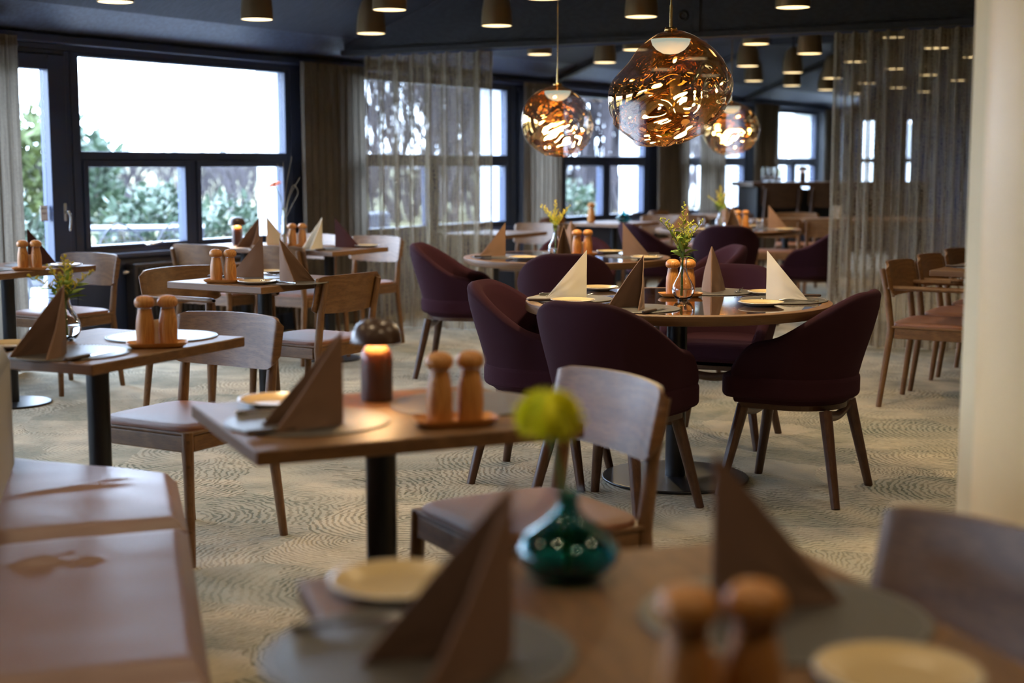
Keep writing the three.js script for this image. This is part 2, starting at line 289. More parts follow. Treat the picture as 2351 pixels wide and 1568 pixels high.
for (const o of doors) {
  const g = struct('door_' + o.n, null, null, W(o.s0, 0, 0), PHI), L = o.s1 - o.s0;
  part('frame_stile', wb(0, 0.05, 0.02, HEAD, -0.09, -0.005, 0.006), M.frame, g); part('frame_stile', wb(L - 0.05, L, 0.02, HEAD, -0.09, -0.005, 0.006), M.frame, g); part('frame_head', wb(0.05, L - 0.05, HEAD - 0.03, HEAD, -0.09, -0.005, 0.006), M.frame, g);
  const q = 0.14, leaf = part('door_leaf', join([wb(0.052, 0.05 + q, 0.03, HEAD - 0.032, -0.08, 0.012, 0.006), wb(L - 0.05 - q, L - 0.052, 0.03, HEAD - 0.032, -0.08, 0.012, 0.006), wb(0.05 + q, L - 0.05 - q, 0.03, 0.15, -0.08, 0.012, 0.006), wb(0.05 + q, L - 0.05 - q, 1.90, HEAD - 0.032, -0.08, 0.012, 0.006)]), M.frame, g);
  part('pane', wb(0.05 + q, L - 0.05 - q, 0.15, 1.90, -0.045, -0.039, 0.001), M.pane, leaf);
  leverHandle(leaf, [L - 0.10, 0.99, 0.012], false);
}
// small notice stuck to the first door's glass
{
  const c = document.createElement('canvas'); c.width = 128; c.height = 200; const x = c.getContext('2d');
  x.fillStyle = '#ece6e2'; x.fillRect(0, 0, 128, 200); x.fillStyle = '#8c2b4a'; x.fillRect(0, 190, 128, 10);
  x.fillStyle = '#333'; x.font = 'italic bold 46px sans-serif'; x.fillText('4', 8, 54); x.fillRect(36, 36, 62, 7); x.fillRect(102, 38, 16, 4); x.fillStyle = '#6a2238'; x.font = 'bold 32px sans-serif'; x.fillText('VIDEO', 14, 112);
  const t = new THREE.CanvasTexture(c); t.colorSpace = THREE.SRGBColorSpace;
  const g = thing('door_notice', 'small white VIDEO notice stuck on the glass of the terrace door', 'notice', W(6.155, -0.037, 0.985), PHI);
  part('card', new THREE.BoxGeometry(0.056, 0.1, 0.0016).translate(0, 0, 0.0008), M.white, g);
  const print = part('print', new THREE.PlaneGeometry(0.056, 0.1), std({ map: t, roughness: 0.6 }), g); print.position.z = 0.0019;
}
// end wall of the far room, with windows
{
  const SE = S1 - 0.3, pcs = [], wins = [[0.12, 0.42], [0.82, 1.0]]; let at = -0.36;
  const pc = (w0, w1, y0, y1) => pcs.push(wb(SE, SE + 0.3, y0, y1, w0, w1, 0.001));
  for (const [a, b] of wins) { pc(at, a, -0.2, 2.95); pc(a, b, -0.2, 0.72); pc(a, b, 2.0, 2.95); at = b; }
  pc(at, WMAX + 0.3, -0.2, 2.95);
  struct('wall_far', join(pcs), M.wallDark, W0, PHI);
  wins.forEach(([a, b], i) => {
    const g = struct('window_' + (11 + i), null, null, W0, PHI), S = SE + 0.1, f = (w0, w1, y0, y1) => wb(S, S + 0.08, y0, y1, w0, w1, 0.005);
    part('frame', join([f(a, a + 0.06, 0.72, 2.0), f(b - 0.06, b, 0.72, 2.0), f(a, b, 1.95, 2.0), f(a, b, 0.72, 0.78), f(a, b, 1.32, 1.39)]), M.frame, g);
    part('pane', wb(S + 0.03, S + 0.036, 0.78, 1.95, a + 0.06, b - 0.06, 0.001), M.pane, g);
  });
}

// ---------------------------------------------------------------- gable beam that carries the sheer curtains
const BA = [-1.2, -11.42], BU = [0.938, 0.346], BTURN = Math.atan2(-BU[1], BU[0]);
const trackY = (k) => 2.172 + 0.0185 * k;
{
  const pts = [[-0.1, 2.172], [8.6, 2.33], [8.6, 2.75], [0.98, 2.72], [-0.1, 2.30]];
  const e = new THREE.ExtrudeGeometry(new THREE.Shape(pts.map((p) => new THREE.Vector2(...p))), { depth: 0.14, bevelEnabled: false }).translate(0, 0, -0.07);
  const b = struct('trim_1', grain(e, 'x'), M.beam, [BA[0], 0, BA[1]], BTURN);
  const lip = new THREE.ExtrudeGeometry(new THREE.Shape([[-0.12, 2.148], [8.6, 2.306], [8.6, 2.345], [-0.12, 2.187]].map((p) => new THREE.Vector2(...p))), { depth: 0.2, bevelEnabled: false }).translate(0, 0, -0.1);
  part('bottom_board', grain(lip, 'x'), M.beam, b);
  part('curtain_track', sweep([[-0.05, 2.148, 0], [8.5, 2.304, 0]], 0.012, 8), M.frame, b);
  part('junction_cover', new THREE.TorusGeometry(0.03, 0.008, 8, 24).translate(2.62, 2.36, 0.071), M.beam, b);
  part('joint_batten', rb(0.05, 0.4, 0.012, 0.003, [2.72, 2.44, 0.074]), M.beam, b);
}

// ---------------------------------------------------------------- curtains
function drape(len, y0, y1, pitch, amp, over, seed, flare = 0) {     // pleated cloth hanging from y1 to y0 along +x
  const folds = len / pitch, nu = Math.round(folds * 14), r = rng(seed), ph = [], am = [];
  for (let i = 0; i <= folds + 2; i++) { ph.push((r() - 0.5) * 0.7); am.push(0.65 + r() * 0.7); }
  const val = (a, f) => { const i = Math.floor(f), t = f - i; return lerp(a[i], a[i + 1] ?? a[i], t * t * (3 - 2 * t)); };
  return surf((u, v) => {
    const f = u * folds, p = f * Math.PI * 2 + val(ph, f), a = amp * val(am, f) * (0.75 + 0.25 * (1 - v)) , sway = n2(u * folds * 0.7 + seed, v * 1.2) * 0.006;
    const x = u * len + Math.sin(2 * p) * over * val(am, f) + (1 - v) * (u - 0.5) * flare;
    const top = typeof y1 === 'function' ? y1(u) : y1;
    return [x, lerp(y0, top, v), Math.sin(p) * a + sway];
  }, nu, 10, (u, v) => [u * len * 1.6, v * 2]);
}
function hang(name, label, s0, s1, w, seed, grp = 'lined curtains beside the windows') {
  const g = thing(name, label, 'curtain', W(s0, w, 0), PHI, grp);
  part('cloth', drape(s1 - s0, 0.012, 2.085, 0.085, 0.032, 0.012, seed), M.curtain, g);
  part('heading', drape(s1 - s0, 2.02, 2.086, 0.085, 0.035, 0.012, seed), M.curtain, g);
}
hang('window_curtain', 'olive brown curtain at the left edge, over the terrace door', 4.9, 5.85, 0.12, 1);
hang('window_curtain', 'wide brown curtain between the big left window and the sheer', 8.5, 9.3, 0.12, 2);
hang('window_curtain', 'olive curtain right of the sheer, beside the second terrace door', 11.74, 12.48, 0.12, 3);
hang('window_curtain', 'brown curtain right of the window with the lawn view', 14.6, 15.42, 0.12, 4);
hang('window_curtain', 'grey green curtain behind the largest glass pendant', 15.75, 16.5, 0.12, 5);
hang('window_curtain', 'brown curtain behind the rearmost glass pendant', 17.38, 18.2, 0.12, 6);
hang('window_curtain', 'pale curtain strip right of the farthest two-pane window', 19.96, 20.6, 0.12, 7);
function sheer(label, k0, k1, seed, pitch) {
  const g = thing('sheer_curtain', label, 'curtain', [BA[0] + BU[0] * k0, 0, BA[1] + BU[1] * k0], BTURN, 'sheer curtains on the beam');
  const top = (u) => trackY(lerp(k0, k1, u)) - 0.03;
  part('cloth', drape(k1 - k0, 0.012, top, pitch, 0.06, 0.025, seed), M.sheer, g);
  const hd = drape(k1 - k0, 0, (u) => top(u), pitch, 0.062, 0.025, seed), p = hd.attributes.position;
  for (let i = 0; i < p.count; i++) { const k = (i % 11) / 10, u = Math.floor(i / 11) / (p.count / 11 - 1), t = top(u); p.setY(i, lerp(t - 0.11, t + 0.002, k)); }
  hd.computeVertexNormals(); part('heading_tape', hd, M.sheer, g);
}
sheer('sheer pleated curtain hanging before the second window, left of the pendants', 0.04, 1.12, 21, 0.135);
sheer('sheer pleated curtain at the right, beside the cream column', 3.68, 5.75, 22, 0.115);

// ---------------------------------------------------------------- radiator under the first window
{
  const g = thing('radiator', 'dark ribbed radiator under the big left window', 'radiator', W(6.77, 0.015, 0), PHI), L = 1.62, n = 36;
  for (let i = 0; i < n; i++) part('fin', rb(L / n * 0.78, 0.44, 0.09, 0.008, [(i + 0.5) * L / n, 0.38, 0.05]), M.radiator, g);
  part('top_rail', rb(L, 0.03, 0.1, 0.008, [L / 2, 0.61, 0.05]), M.radiator, g); part('bottom_rail', rb(L, 0.04, 0.05, 0.008, [L / 2, 0.17, 0.05]), M.radiator, g);
  part('foot', join([rb(0.05, 0.16, 0.06, 0.004, [0.2, 0.08, 0.05]), rb(0.05, 0.16, 0.06, 0.004, [L - 0.2, 0.08, 0.05])]), M.radiator, g);
  part('valve', sweep([[-0.06, 0.57, 0.05], [0.01, 0.57, 0.05]], 0.016, 10), M.chrome, g);
}

// ---------------------------------------------------------------- column and wall end at the right
{
  const c = struct('column', null, null, [1.205, 0, -2.7]);
  part('shaft', new THREE.CylinderGeometry(0.3, 0.3, 2.62, 64, 1).translate(0, 1.33, 0), M.cream, c);
  part('plinth', new THREE.CylinderGeometry(0.31, 0.31, 0.09, 64, 1).translate(0, 0.045, 0), M.cream, c);
  const w = struct('wall_end', null, null, [1.04, 0, -3.2]);
  part('panel', rb(0.9, 2.62, 0.14, 0.012, [0.45, 1.33, 0]), M.creamEdge, w);
}

// ---------------------------------------------------------------- oak chairs
function oakChair(arms) {
  const g = proto(arms ? 'oak_armchair' : 'oak_chair'), X = arms ? 0.225 : 0.2, LR = 0.018;
  const leg = (pts, rad) => grain(sweep(pts, rad, 12), 'y');
  for (const s of [-1, 1]) {
    part('leg', leg(arms ? [[s * (X + 0.02), 0, 0.215], [s * X, 0.43, 0.2], [s * X, 0.635, 0.195]] : [[s * (X + 0.015), 0, 0.215], [s * X, 0.44, 0.2]], arms ? [0.015, 0.019, 0.017] : [0.015, 0.0195]), M.oak, g);
    part('leg', leg([[s * (X + 0.015), 0, -0.255], [s * X, 0.42, -0.205], [s * X, 0.6, -0.228], [s * X, 0.745, -0.262]], [0.015, 0.02, 0.018, 0.015]), M.oak, g);
    part('seat_rail', rb(0.026, 0.055, 0.37, 0.005, [s * X, 0.402, 0]), M.oak, g);
    if (arms) part('armrest', grain(surf((u, v) => { const z = lerp(-0.225, 0.235, u), a = v * Math.PI * 2, w = 0.026 - 0.006 * u, e = u < 0.02 || u > 0.98 ? 0.6 : 1; return [s * (X + 0.004) + Math.cos(a) * w * e, 0.645 + Math.sin(a) * 0.013 * e, z]; }, 24, 14), 'z'), M.oak, g);
  }
  part('seat_rail', rb(2 * X, 0.055, 0.026, 0.005, [0, 0.402, 0.2]), M.oak, g); part('seat_rail', rb(2 * X, 0.055, 0.026, 0.005, [0, 0.402, -0.2]), M.oak, g);
  part('seat_board', rb(2 * X + 0.035, 0.014, 0.43, 0.006, [0, 0.436, 0]), M.oak, g);
  // leather pad, dished, rounded corners
  part('seat_pad', surf((u, v) => {
    const a = u * Math.PI * 2, q = 1 / Math.pow(Math.pow(Math.abs(Math.cos(a)), 6) + Math.pow(Math.abs(Math.sin(a)), 6), 1 / 6), rr = v < 0.8 ? v / 0.8 : 1;
    const x = Math.cos(a) * q * (X + 0.015) * rr, z = Math.sin(a) * q * 0.212 * rr + 0.003, edge = sst(rr, 0.86, 1);
    return [x, (v < 0.8 ? 0.464 - edge * 0.008 + 0.006 * rr * rr * 0 - 0.006 * Math.cos(Math.min(1, rr) * 1.57) : lerp(0.456, 0.443, (v - 0.8) / 0.2)), z];
  }, 56, 14, (u, v, p) => [p[0] * 3, p[2] * 3]), M.leather, g);
  // bent backrest whose ends fold over the legs
  const HW = X + 0.042, Y0 = 0.598, Y1 = 0.772, TK = 0.013, R = 0.62;
  const mid = (u) => { // plan position and normal along the panel, u -1..1
    const xx = u * HW, bow = (xx * xx) / (2 * R), end = Math.max(0, Math.abs(u) - 0.93) / 0.07, z = -0.252 + bow * 1.05 - 0.022 * end * end; return [xx * (1 - 0.012 * end), z];
  };
  const sheet = (side) => surf((i, j) => {
    const u = i * 2 - 1, [x, z] = mid(u), e = 0.002, [x2, z2] = mid(clamp(u + e, -1, 1)), [x1, z1] = mid(clamp(u - e, -1, 1)), tl = Math.hypot(x2 - x1, z2 - z1) || 1, nx = -(z2 - z1) / tl, nz = (x2 - x1) / tl;
    const au = Math.abs(u), cr = 0.05, de = (1 - au) * HW, cut = de < cr ? cr - Math.sqrt(Math.max(0, cr * cr - (cr - de) ** 2)) : 0, crown = 0.006 * (1 - u * u), y = lerp(Y0 + cut * 0.9 - 0.008 * (1 - u * u), Y1 - cut * 0.55 + crown, j);
    const tilt = (y - Y0) * -0.22 + 0.012;
    return [x + nx * TK * 0.5 * side, y, z + nz * TK * 0.5 * side + tilt];
  }, 40, 10);
  const a = sheet(1), b = sheet(-1), rim = (() => {
    const P = a.attributes.position, Q = b.attributes.position, loop = []; for (let i = 0; i <= 40; i++) loop.push(i * 11); for (let j = 1; j <= 10; j++) loop.push(40 * 11 + j); for (let i = 39; i >= 0; i--) loop.push(i * 11 + 10); for (let j = 9; j >= 0; j--) loop.push(j);
    const pos = []; for (let k = 0; k < loop.length - 1; k++) { const A = loop[k], B = loop[k + 1], f = (T, i) => [T.getX(i), T.getY(i), T.getZ(i)]; pos.push(...f(P, A), ...f(P, B), ...f(Q, A), ...f(Q, A), ...f(P, B), ...f(Q, B)); }
    const h = new THREE.BufferGeometry(); h.setAttribute('position', new THREE.Float32BufferAttribute(pos, 3)); h.computeVertexNormals(); return h;
  })();
  part('backrest', join([grain(a, 'x'), grain(b, 'x'), grain(rim, 'x')]), M.oak, g);
  return g;
}
const chairP = oakChair(false), armchairP = oakChair(true);
const stoolP = chairP.clone(); stoolP.name = 'bar_stool'; stoolP.traverse((m) => { if (m.isMesh) m.material = m.name === 'seat_pad' ? M.black : M.oakDark; });  // backlit shade of the stools is put into darker wood and pads
const face = (fx, fz) => Math.atan2(fx, fz);                         // turn that makes +z point along (fx, fz)
const oak = (arm, x, z, fx, fz, label, grp) => put(arm ? armchairP : chairP, label, 'chair', [x, 0, z], face(fx, fz), grp);

// ---------------------------------------------------------------- purple tub chairs
const tubP = (() => {
  const g = proto('tub_chair'), RX = 0.288, LS = 0.19, arc = Math.PI * RX, total = arc + 2 * LS;
  const plan = (a) => { // a 0..1 from the left arm round the back to the right arm
    const d = a * total; if (d < LS) return [-RX, 0.19 - d, -1, 0]; if (d > total - LS) return [RX, 0.19 - (total - d), 1, 0];
    const t = (d - LS) / RX; return [-Math.cos(t) * RX, -Math.sin(t) * RX * 0.98, -Math.cos(t), -Math.sin(t)];
  };
  const rimH = (a) => { const t = Math.abs(a - 0.5) * 2, end = Math.max(0, 1 - ((1 - t) * total / 2) / 0.12); return 0.625 + 0.192 * (1 - sst(t, 0.12, 0.86)) - 0.1 * end * end; };
  const prof = (a, h) => { // closed section: offset outwards, height
    const t = Math.abs(a - 0.5) * 2, back = 1 - sst(t, 0.2, 0.7), o = (y) => -0.075 * Math.pow(clamp(1 - (y - 0.375) / 0.4, 0, 1), 1.5) + back * 0.03 * sst(y, 0.5, 0.82), th = 0.052, pts = [];
    pts.push([o(0.37) - 0.10, 0.37], [o(0.37) - 0.035, 0.371], [o(0.372) - 0.016, 0.375], [o(0.378) - 0.004, 0.384]);
    for (let i = 0; i <= 9; i++) { const y = lerp(0.4, h - 0.024, i / 9); pts.push([o(y), y]); }
    const yo = o(h - 0.024); for (let i = 1; i < 6; i++) { const q = i / 6 * Math.PI; pts.push([yo - th / 2 + Math.cos(q) * th / 2, h - 0.024 + Math.sin(q) * 0.024]); }
    for (let i = 0; i <= 8; i++) { const y = lerp(h - 0.024, 0.44, i / 8); pts.push([o(y) - th - 0.012 * sst(y, 0.6, 0.42), y]); }
    pts.push([o(0.42) - 0.10, 0.425]);
    return pts;
  };
  const NT = 84, rows = []; for (let i = 0; i <= NT; i++) { const a = i / NT, [x, z, nx, nz] = plan(a); rows.push(prof(a, rimH(a)).map(([o, y]) => [x + nx * o, y, z + nz * o])); }
  const np = rows[0].length, pos = [], uv = [], idx = [];
  rows.forEach((r, i) => r.forEach((p, j) => { pos.push(...p); uv.push(i / NT * total * 3, j * 0.09); }));
  for (let i = 0; i < NT; i++) for (let j = 0; j < np; j++) { const j2 = (j + 1) % np, a = i * np + j, b = i * np + j2, c = a + np, d = b + np; idx.push(a, c, b, b, c, d); }
  for (const i of [0, NT]) { const cx = [0, 0, 0]; rows[i].forEach((p) => p.forEach((v, k) => { cx[k] += v / np; })); const c = pos.length / 3; pos.push(cx[0], cx[1], cx[2] + 0.012); uv.push(0, 0); for (let j = 0; j < np; j++) { const a = i * np + j, b = i * np + (j + 1) % np; i ? idx.push(c, b, a) : idx.push(c, a, b); } }
  const shell = new THREE.BufferGeometry(); shell.setAttribute('position', new THREE.Float32BufferAttribute(pos, 3)); shell.setAttribute('uv', new THREE.Float32BufferAttribute(uv, 2)); shell.setIndex(idx); shell.computeVertexNormals();
  part('shell', shell, M.purple, g);
  const seatShape = (k, front) => { const s = new THREE.Shape(); s.absellipse(0, 0, 0.225 * k, 0.22 * k, Math.PI, 2 * Math.PI, false); s.lineTo(0.225 * k, front - 0.06); s.quadraticCurveTo(0.225 * k, front, 0.165 * k, front); s.lineTo(-0.165 * k, front); s.quadraticCurveTo(-0.225 * k, front, -0.225 * k, front - 0.06); s.closePath(); return s; };
  part('seat_cushion', new THREE.ExtrudeGeometry(seatShape(1.0, 0.225), { depth: 0.05, bevelEnabled: true, bevelSize: 0.022, bevelThickness: 0.022, bevelSegments: 4, curveSegments: 20 }).rotateX(Math.PI / 2).scale(1, 1, 1).translate(0, 0.468, 0), M.purple, g);
  part('seat_base', new THREE.ExtrudeGeometry(seatShape(0.88, 0.19), { depth: 0.02, bevelEnabled: false, curveSegments: 20 }).rotateX(Math.PI / 2).translate(0, 0.375, 0), M.darkLeg, g);
  for (const [sx, sz] of [[-1, 1], [1, 1], [-1, -1], [1, -1]]) part('leg', grain(sweep([[sx * 0.235, 0, sz * 0.235], [sx * 0.165, 0.36, sz * 0.165]], [0.017, 0.025], 14), 'y'), M.darkLeg, g);
  for (const s of [-1, 1]) part('stretcher', grain(sweep(spline([[-0.165, 0.345, s * 0.165], [0, 0.32, s * 0.165], [0.165, 0.345, s * 0.165]]), 0.02, 8, 0.7), 'x'), M.darkLeg, g);
  return g;
})();
const tub = (x, z, fx, fz, label, grp) => put(tubP, label, 'chair', [x, 0, z], face(fx, fz), grp);

// ---------------------------------------------------------------- tables
const TOP = 0.745;
function squareTable(L, Dp, posts = [0], edgeMat = M.oak) {
  const g = proto('oak_table');
  part('table_top', rb(L, 0.032, Dp, 0.004, [0, TOP - 0.016, 0]), edgeMat, g);
  for (const x of posts) {
    part('column', cyl(0.035, 0.035, TOP - 0.05, 28, [x, 0.012, 0]), M.black, g);
    part('top_plate', rb(0.3, 0.008, 0.3, 0.003, [x, TOP - 0.036, 0]), M.black, g);
    part('base_plate', lathe([[0, 0], [0.2, 0], [0.205, 0.003], [0.205, 0.009], [0.2, 0.012], [0, 0.014]], 48).translate(x, 0, 0), M.black, g);
  }
  return g;
}
const roundP = (() => {
  const g = proto('round_table'), R = 0.625;
  part('rim', lathe([[R - 0.1, TOP - 0.04], [R - 0.02, TOP - 0.04], [R, TOP - 0.036], [R, TOP - 0.003], [R - 0.003, TOP], [R - 0.045, TOP], [R - 0.045, TOP - 0.01], [R - 0.1, TOP - 0.01]], 96), M.oak, g);
  const top = new THREE.CircleGeometry(R - 0.0455, 96).rotateX(-Math.PI / 2), p = top.attributes.position, uv = top.attributes.uv; for (let i = 0; i < p.count; i++) uv.setXY(i, p.getX(i), p.getZ(i));
  const side = new THREE.CylinderGeometry(R - 0.0455, R - 0.0455, 0.028, 96, 1, true).translate(0, -0.014, 0);
  part('marble_inlay', join([top, side, new THREE.CircleGeometry(R - 0.0455, 64).rotateX(Math.PI / 2).translate(0, -0.028, 0)]).translate(0, TOP, 0), M.marble, g);
  part('column', cyl(0.042, 0.042, TOP - 0.04, 32, [0, 0.012, 0]), M.black, g);
  part('base_plate', lathe([[0, 0], [0.3, 0], [0.305, 0.004], [0.305, 0.009], [0.3, 0.013], [0, 0.015]], 64), M.black, g);
  return g;
})();

// ---------------------------------------------------------------- tableware
const matP = (() => { const g = proto('placemat'), R = 0.178; part('leather_disc', lathe([[0, 0], [R, 0], [R + 0.002, 0.002], [R, 0.004], [0, 0.004]], 64), M.mat, g); const st = []; for (let i = 0; i < 90; i++) { const a = i / 90 * Math.PI * 2; st.push(new THREE.BoxGeometry(0.007, 0.0012, 0.0014).rotateY(-a + Math.PI / 2).translate(Math.cos(a) * (R - 0.006), 0.0042, Math.sin(a) * (R - 0.006))); } const s = part('stitching', join(st), M.stitch, g); s.userData.kind = 'stuff'; return g; })();
const plateP = (() => { const g = proto('side_plate'), R = 0.09; part('glazed_well', lathe([[0, 0.007], [R * 0.55, 0.007], [R * 0.72, 0.0095], [R * 0.93, 0.0165], [R * 0.965, 0.0168]], 56), M.plate, g); part('body', lathe([[R * 0.965, 0.0168], [R, 0.0165], [R, 0.0145], [R * 0.75, 0.006], [R * 0.55, 0.001], [R * 0.5, 0], [R * 0.3, 0.0015], [0, 0.0015]], 56), M.plateRim, g); return g; })();
const knifeP = (() => { const g = proto('steak_knife'); part('handle', rb(0.016, 0.011, 0.108, 0.005, [0, 0.0055, -0.054]), M.handle, g); const s = new THREE.Shape(); s.moveTo(-0.007, 0); s.lineTo(0.008, 0); s.lineTo(0.009, 0.06); s.quadraticCurveTo(0.006, 0.1, -0.006, 0.112); s.closePath(); part('blade', new THREE.ExtrudeGeometry(s, { depth: 0.0014, bevelEnabled: false }).rotateX(Math.PI / 2).translate(0, 0.0042, 0), M.steel, g); return g; })();
const forkP = (() => {
  const g = proto('fork'); part('handle', sweep(spline([[0, 0.004, -0.11], [0, 0.007, -0.04], [0, 0.006, 0.02], [0, 0.002, 0.05]]), [0.006, 0.006, 0.004, 0.003, 0.003, 0.004, 0.006], 8, 0.35), M.steel, g);
  const t = [rb(0.024, 0.002, 0.026, 0.001, [0, 0.0035, 0.058])]; for (const x of [-0.0095, -0.0032, 0.0032, 0.0095]) t.push(sweep(spline([[x, 0.0035, 0.068], [x, 0.004, 0.09], [x, 0.011, 0.118]]), [0.0019, 0.0017, 0.0012], 6)); part('tines', join(t), M.steel, g); return g;
})();
function napkinProto(mat, open, seed) { // hinge upright at the origin, two wings running back along -z
  const g = proto('folded_napkin'), H = 0.2, L = 0.172;
  for (const s of [-1, 1]) {
    const f = (side) => surf((u, v) => { const a = s * open, x0 = Math.sin(a), z0 = -Math.cos(a), q = u * L, b = Math.sin(u * Math.PI) * 0.014 * s * (1 - v * 0.6), y = v * H * (1 - u), px = Math.cos(a), pz = Math.sin(a), o = b + side * 0.0016 + n2(u * 2 + seed, v * 2 + s) * 0.0012; return [x0 * q + px * o, y, z0 * q + pz * o]; }, 18, 12);
    const A = f(1), B = f(-1), P = A.attributes.position, Q = B.attributes.position, pos = [], edge = [], G = (T, i) => [T.getX(i), T.getY(i), T.getZ(i)];
    for (let i = 0; i <= 18; i++) edge.push(i * 13); for (let i = 18; i >= 0; i--) edge.push(i * 13 + 12); for (let j = 11; j >= 0; j--) edge.push(j);
    for (let k = 0; k < edge.length - 1; k++) pos.push(...G(P, edge[k]), ...G(P, edge[k + 1]), ...G(Q, edge[k]), ...G(Q, edge[k]), ...G(P, edge[k + 1]), ...G(Q, edge[k + 1]));
    const E = new THREE.BufferGeometry(); E.setAttribute('position', new THREE.Float32BufferAttribute(pos, 3)); E.computeVertexNormals();
    part('wing', join([A, B, E]), mat, g);
  }
  return g;
}
const napP = { brown: [napkinProto(M.napBrown, 0.42, 1), napkinProto(M.napBrown, 0.3, 4)], cream: [napkinProto(M.napCream, 0.2, 2), napkinProto(M.napCream, 0.26, 5)], plum: [napkinProto(M.napPlum, 0.25, 3)] };
const millBody = lathe([[0, 0], [0.0255, 0], [0.027, 0.003], [0.0275, 0.02], [0.0285, 0.045], [0.027, 0.075], [0.022, 0.1], [0.0205, 0.112], [0.0205, 0.114], [0, 0.114]], 32), millHead = lathe([[0, 0.116], [0.021, 0.116], [0.0285, 0.121], [0.0305, 0.13], [0.029, 0.14], [0.021, 0.149], [0.01, 0.1525], [0, 0.153]], 32);
for (const m of [millBody, millHead]) { const p = m.attributes.position, uv = m.attributes.uv; for (let i = 0; i < p.count; i++) uv.setXY(i, p.getY(i) + p.getX(i) * 0.35, p.getX(i) * 1.5 + p.getZ(i) * 0.9); }
const millP = (() => { const g = proto('pepper_mill'); part('body', millBody, M.olive, g); part('collar', cyl(0.0185, 0.0185, 0.003, 24, [0, 0.1135, 0]), M.steel, g); part('head', millHead, M.olive, g); return g; })();
const trayP = (() => { const g = proto('wooden_tray'); const t = surf((u, v) => { const a = u * Math.PI * 2, q = 1 / Math.pow(Math.pow(Math.abs(Math.cos(a)), 5) + Math.pow(Math.abs(Math.sin(a)), 5), 0.2), ring = [[0, 0.006], [0.8, 0.006], [0.98, 0.017], [1, 0.017], [0.93, 0.008], [0.78, 0], [0, 0]], k = v * 6, i = Math.min(5, Math.floor(k)), f = k - i, r = lerp(ring[i][0], ring[i + 1][0], f), y = lerp(ring[i][1], ring[i + 1][1], f); return [Math.cos(a) * q * 0.092 * r, y, Math.sin(a) * q * 0.052 * r]; }, 48, 12); part('dish', grain(t, 'x'), M.olive, g); return g; })();
const packetG = rb(0.032, 0.075, 0.003, 0.001);
function bellVase(mat, prof, waterTop, water) {
  const g = proto('bud_vase'), inner = prof.slice().reverse().map(([r, y]) => [Math.max(0, r - 0.0028), Math.max(0.004, y)]);
  inner[inner.length - 1] = [0, 0.005];
  part('glass_body', lathe([[0, 0], ...prof, ...inner], 48), mat, g);
  if (water) part('water', lathe([[0, 0.006], ...prof.filter(([r, y]) => y > 0.004 && y < waterTop).map(([r, y]) => [r - 0.0034, Math.max(y, 0.006)]), [water, waterTop], [0, waterTop]], 40), M.water, g);
  return g;
}
const vaseP = bellVase(M.glass, [[0.022, 0], [0.034, 0.012], [0.044, 0.03], [0.0465, 0.046], [0.043, 0.062], [0.034, 0.08], [0.023, 0.1], [0.0155, 0.122], [0.0135, 0.145], [0.0145, 0.165], [0.0185, 0.176]], 0.05, 0.0425);
const tallVaseP = bellVase(M.glass, [[0.028, 0], [0.03, 0.01], [0.029, 0.06], [0.022, 0.13], [0.014, 0.2], [0.0125, 0.25], [0.016, 0.262]], 0.09, 0.0225);
const tealVaseP = bellVase(M.teal, [[0.03, 0], [0.05, 0.008], [0.068, 0.026], [0.07, 0.042], [0.056, 0.062], [0.032, 0.078], [0.017, 0.092], [0.0135, 0.108], [0.018, 0.118]], 0, 0);
tealVaseP.name = 'teal_vase'; tallVaseP.name = 'bottle_vase';
const lampP = (() => {
  const g = proto('table_lamp');
  part('body', lathe([[0, 0], [0.036, 0], [0.0375, 0.003], [0.0375, 0.098], [0.0355, 0.112], [0.029, 0.125], [0.018, 0.133], [0.008, 0.1355]], 48), M.lampBody, g);
  part('stem', cyl(0.006, 0.006, 0.06, 16, [0, 0.133, 0]), M.brass, g);
  part('dome', lathe([[0.059, 0.137], [0.0605, 0.138], [0.0605, 0.142], [0.057, 0.162], [0.045, 0.181], [0.026, 0.192], [0, 0.195]], 56), M.lampBrown, g);
  part('dome_lining', lathe([[0.059, 0.137], [0.0555, 0.16], [0.043, 0.1785], [0.025, 0.189], [0, 0.192]], 48), M.brass, g);
  part('bulb_ring', lathe([[0.01, 0.15], [0.024, 0.15], [0.026, 0.153], [0.024, 0.156], [0.01, 0.156]], 32), M.lampGlow, g);
  return g;
})();
function tableLamp(x, z, label) {
  const o = put(lampP, label, 'lamp', [x, TOP, z], 0, 'small mushroom table lamps');
  const l = new THREE.PointLight(rgb(1, 0.6, 0.28), 0.55); l.name = 'table_lamp_bulb'; l.position.set(0, 0.152, 0); l.castShadow = true; o.add(l); return o;
}

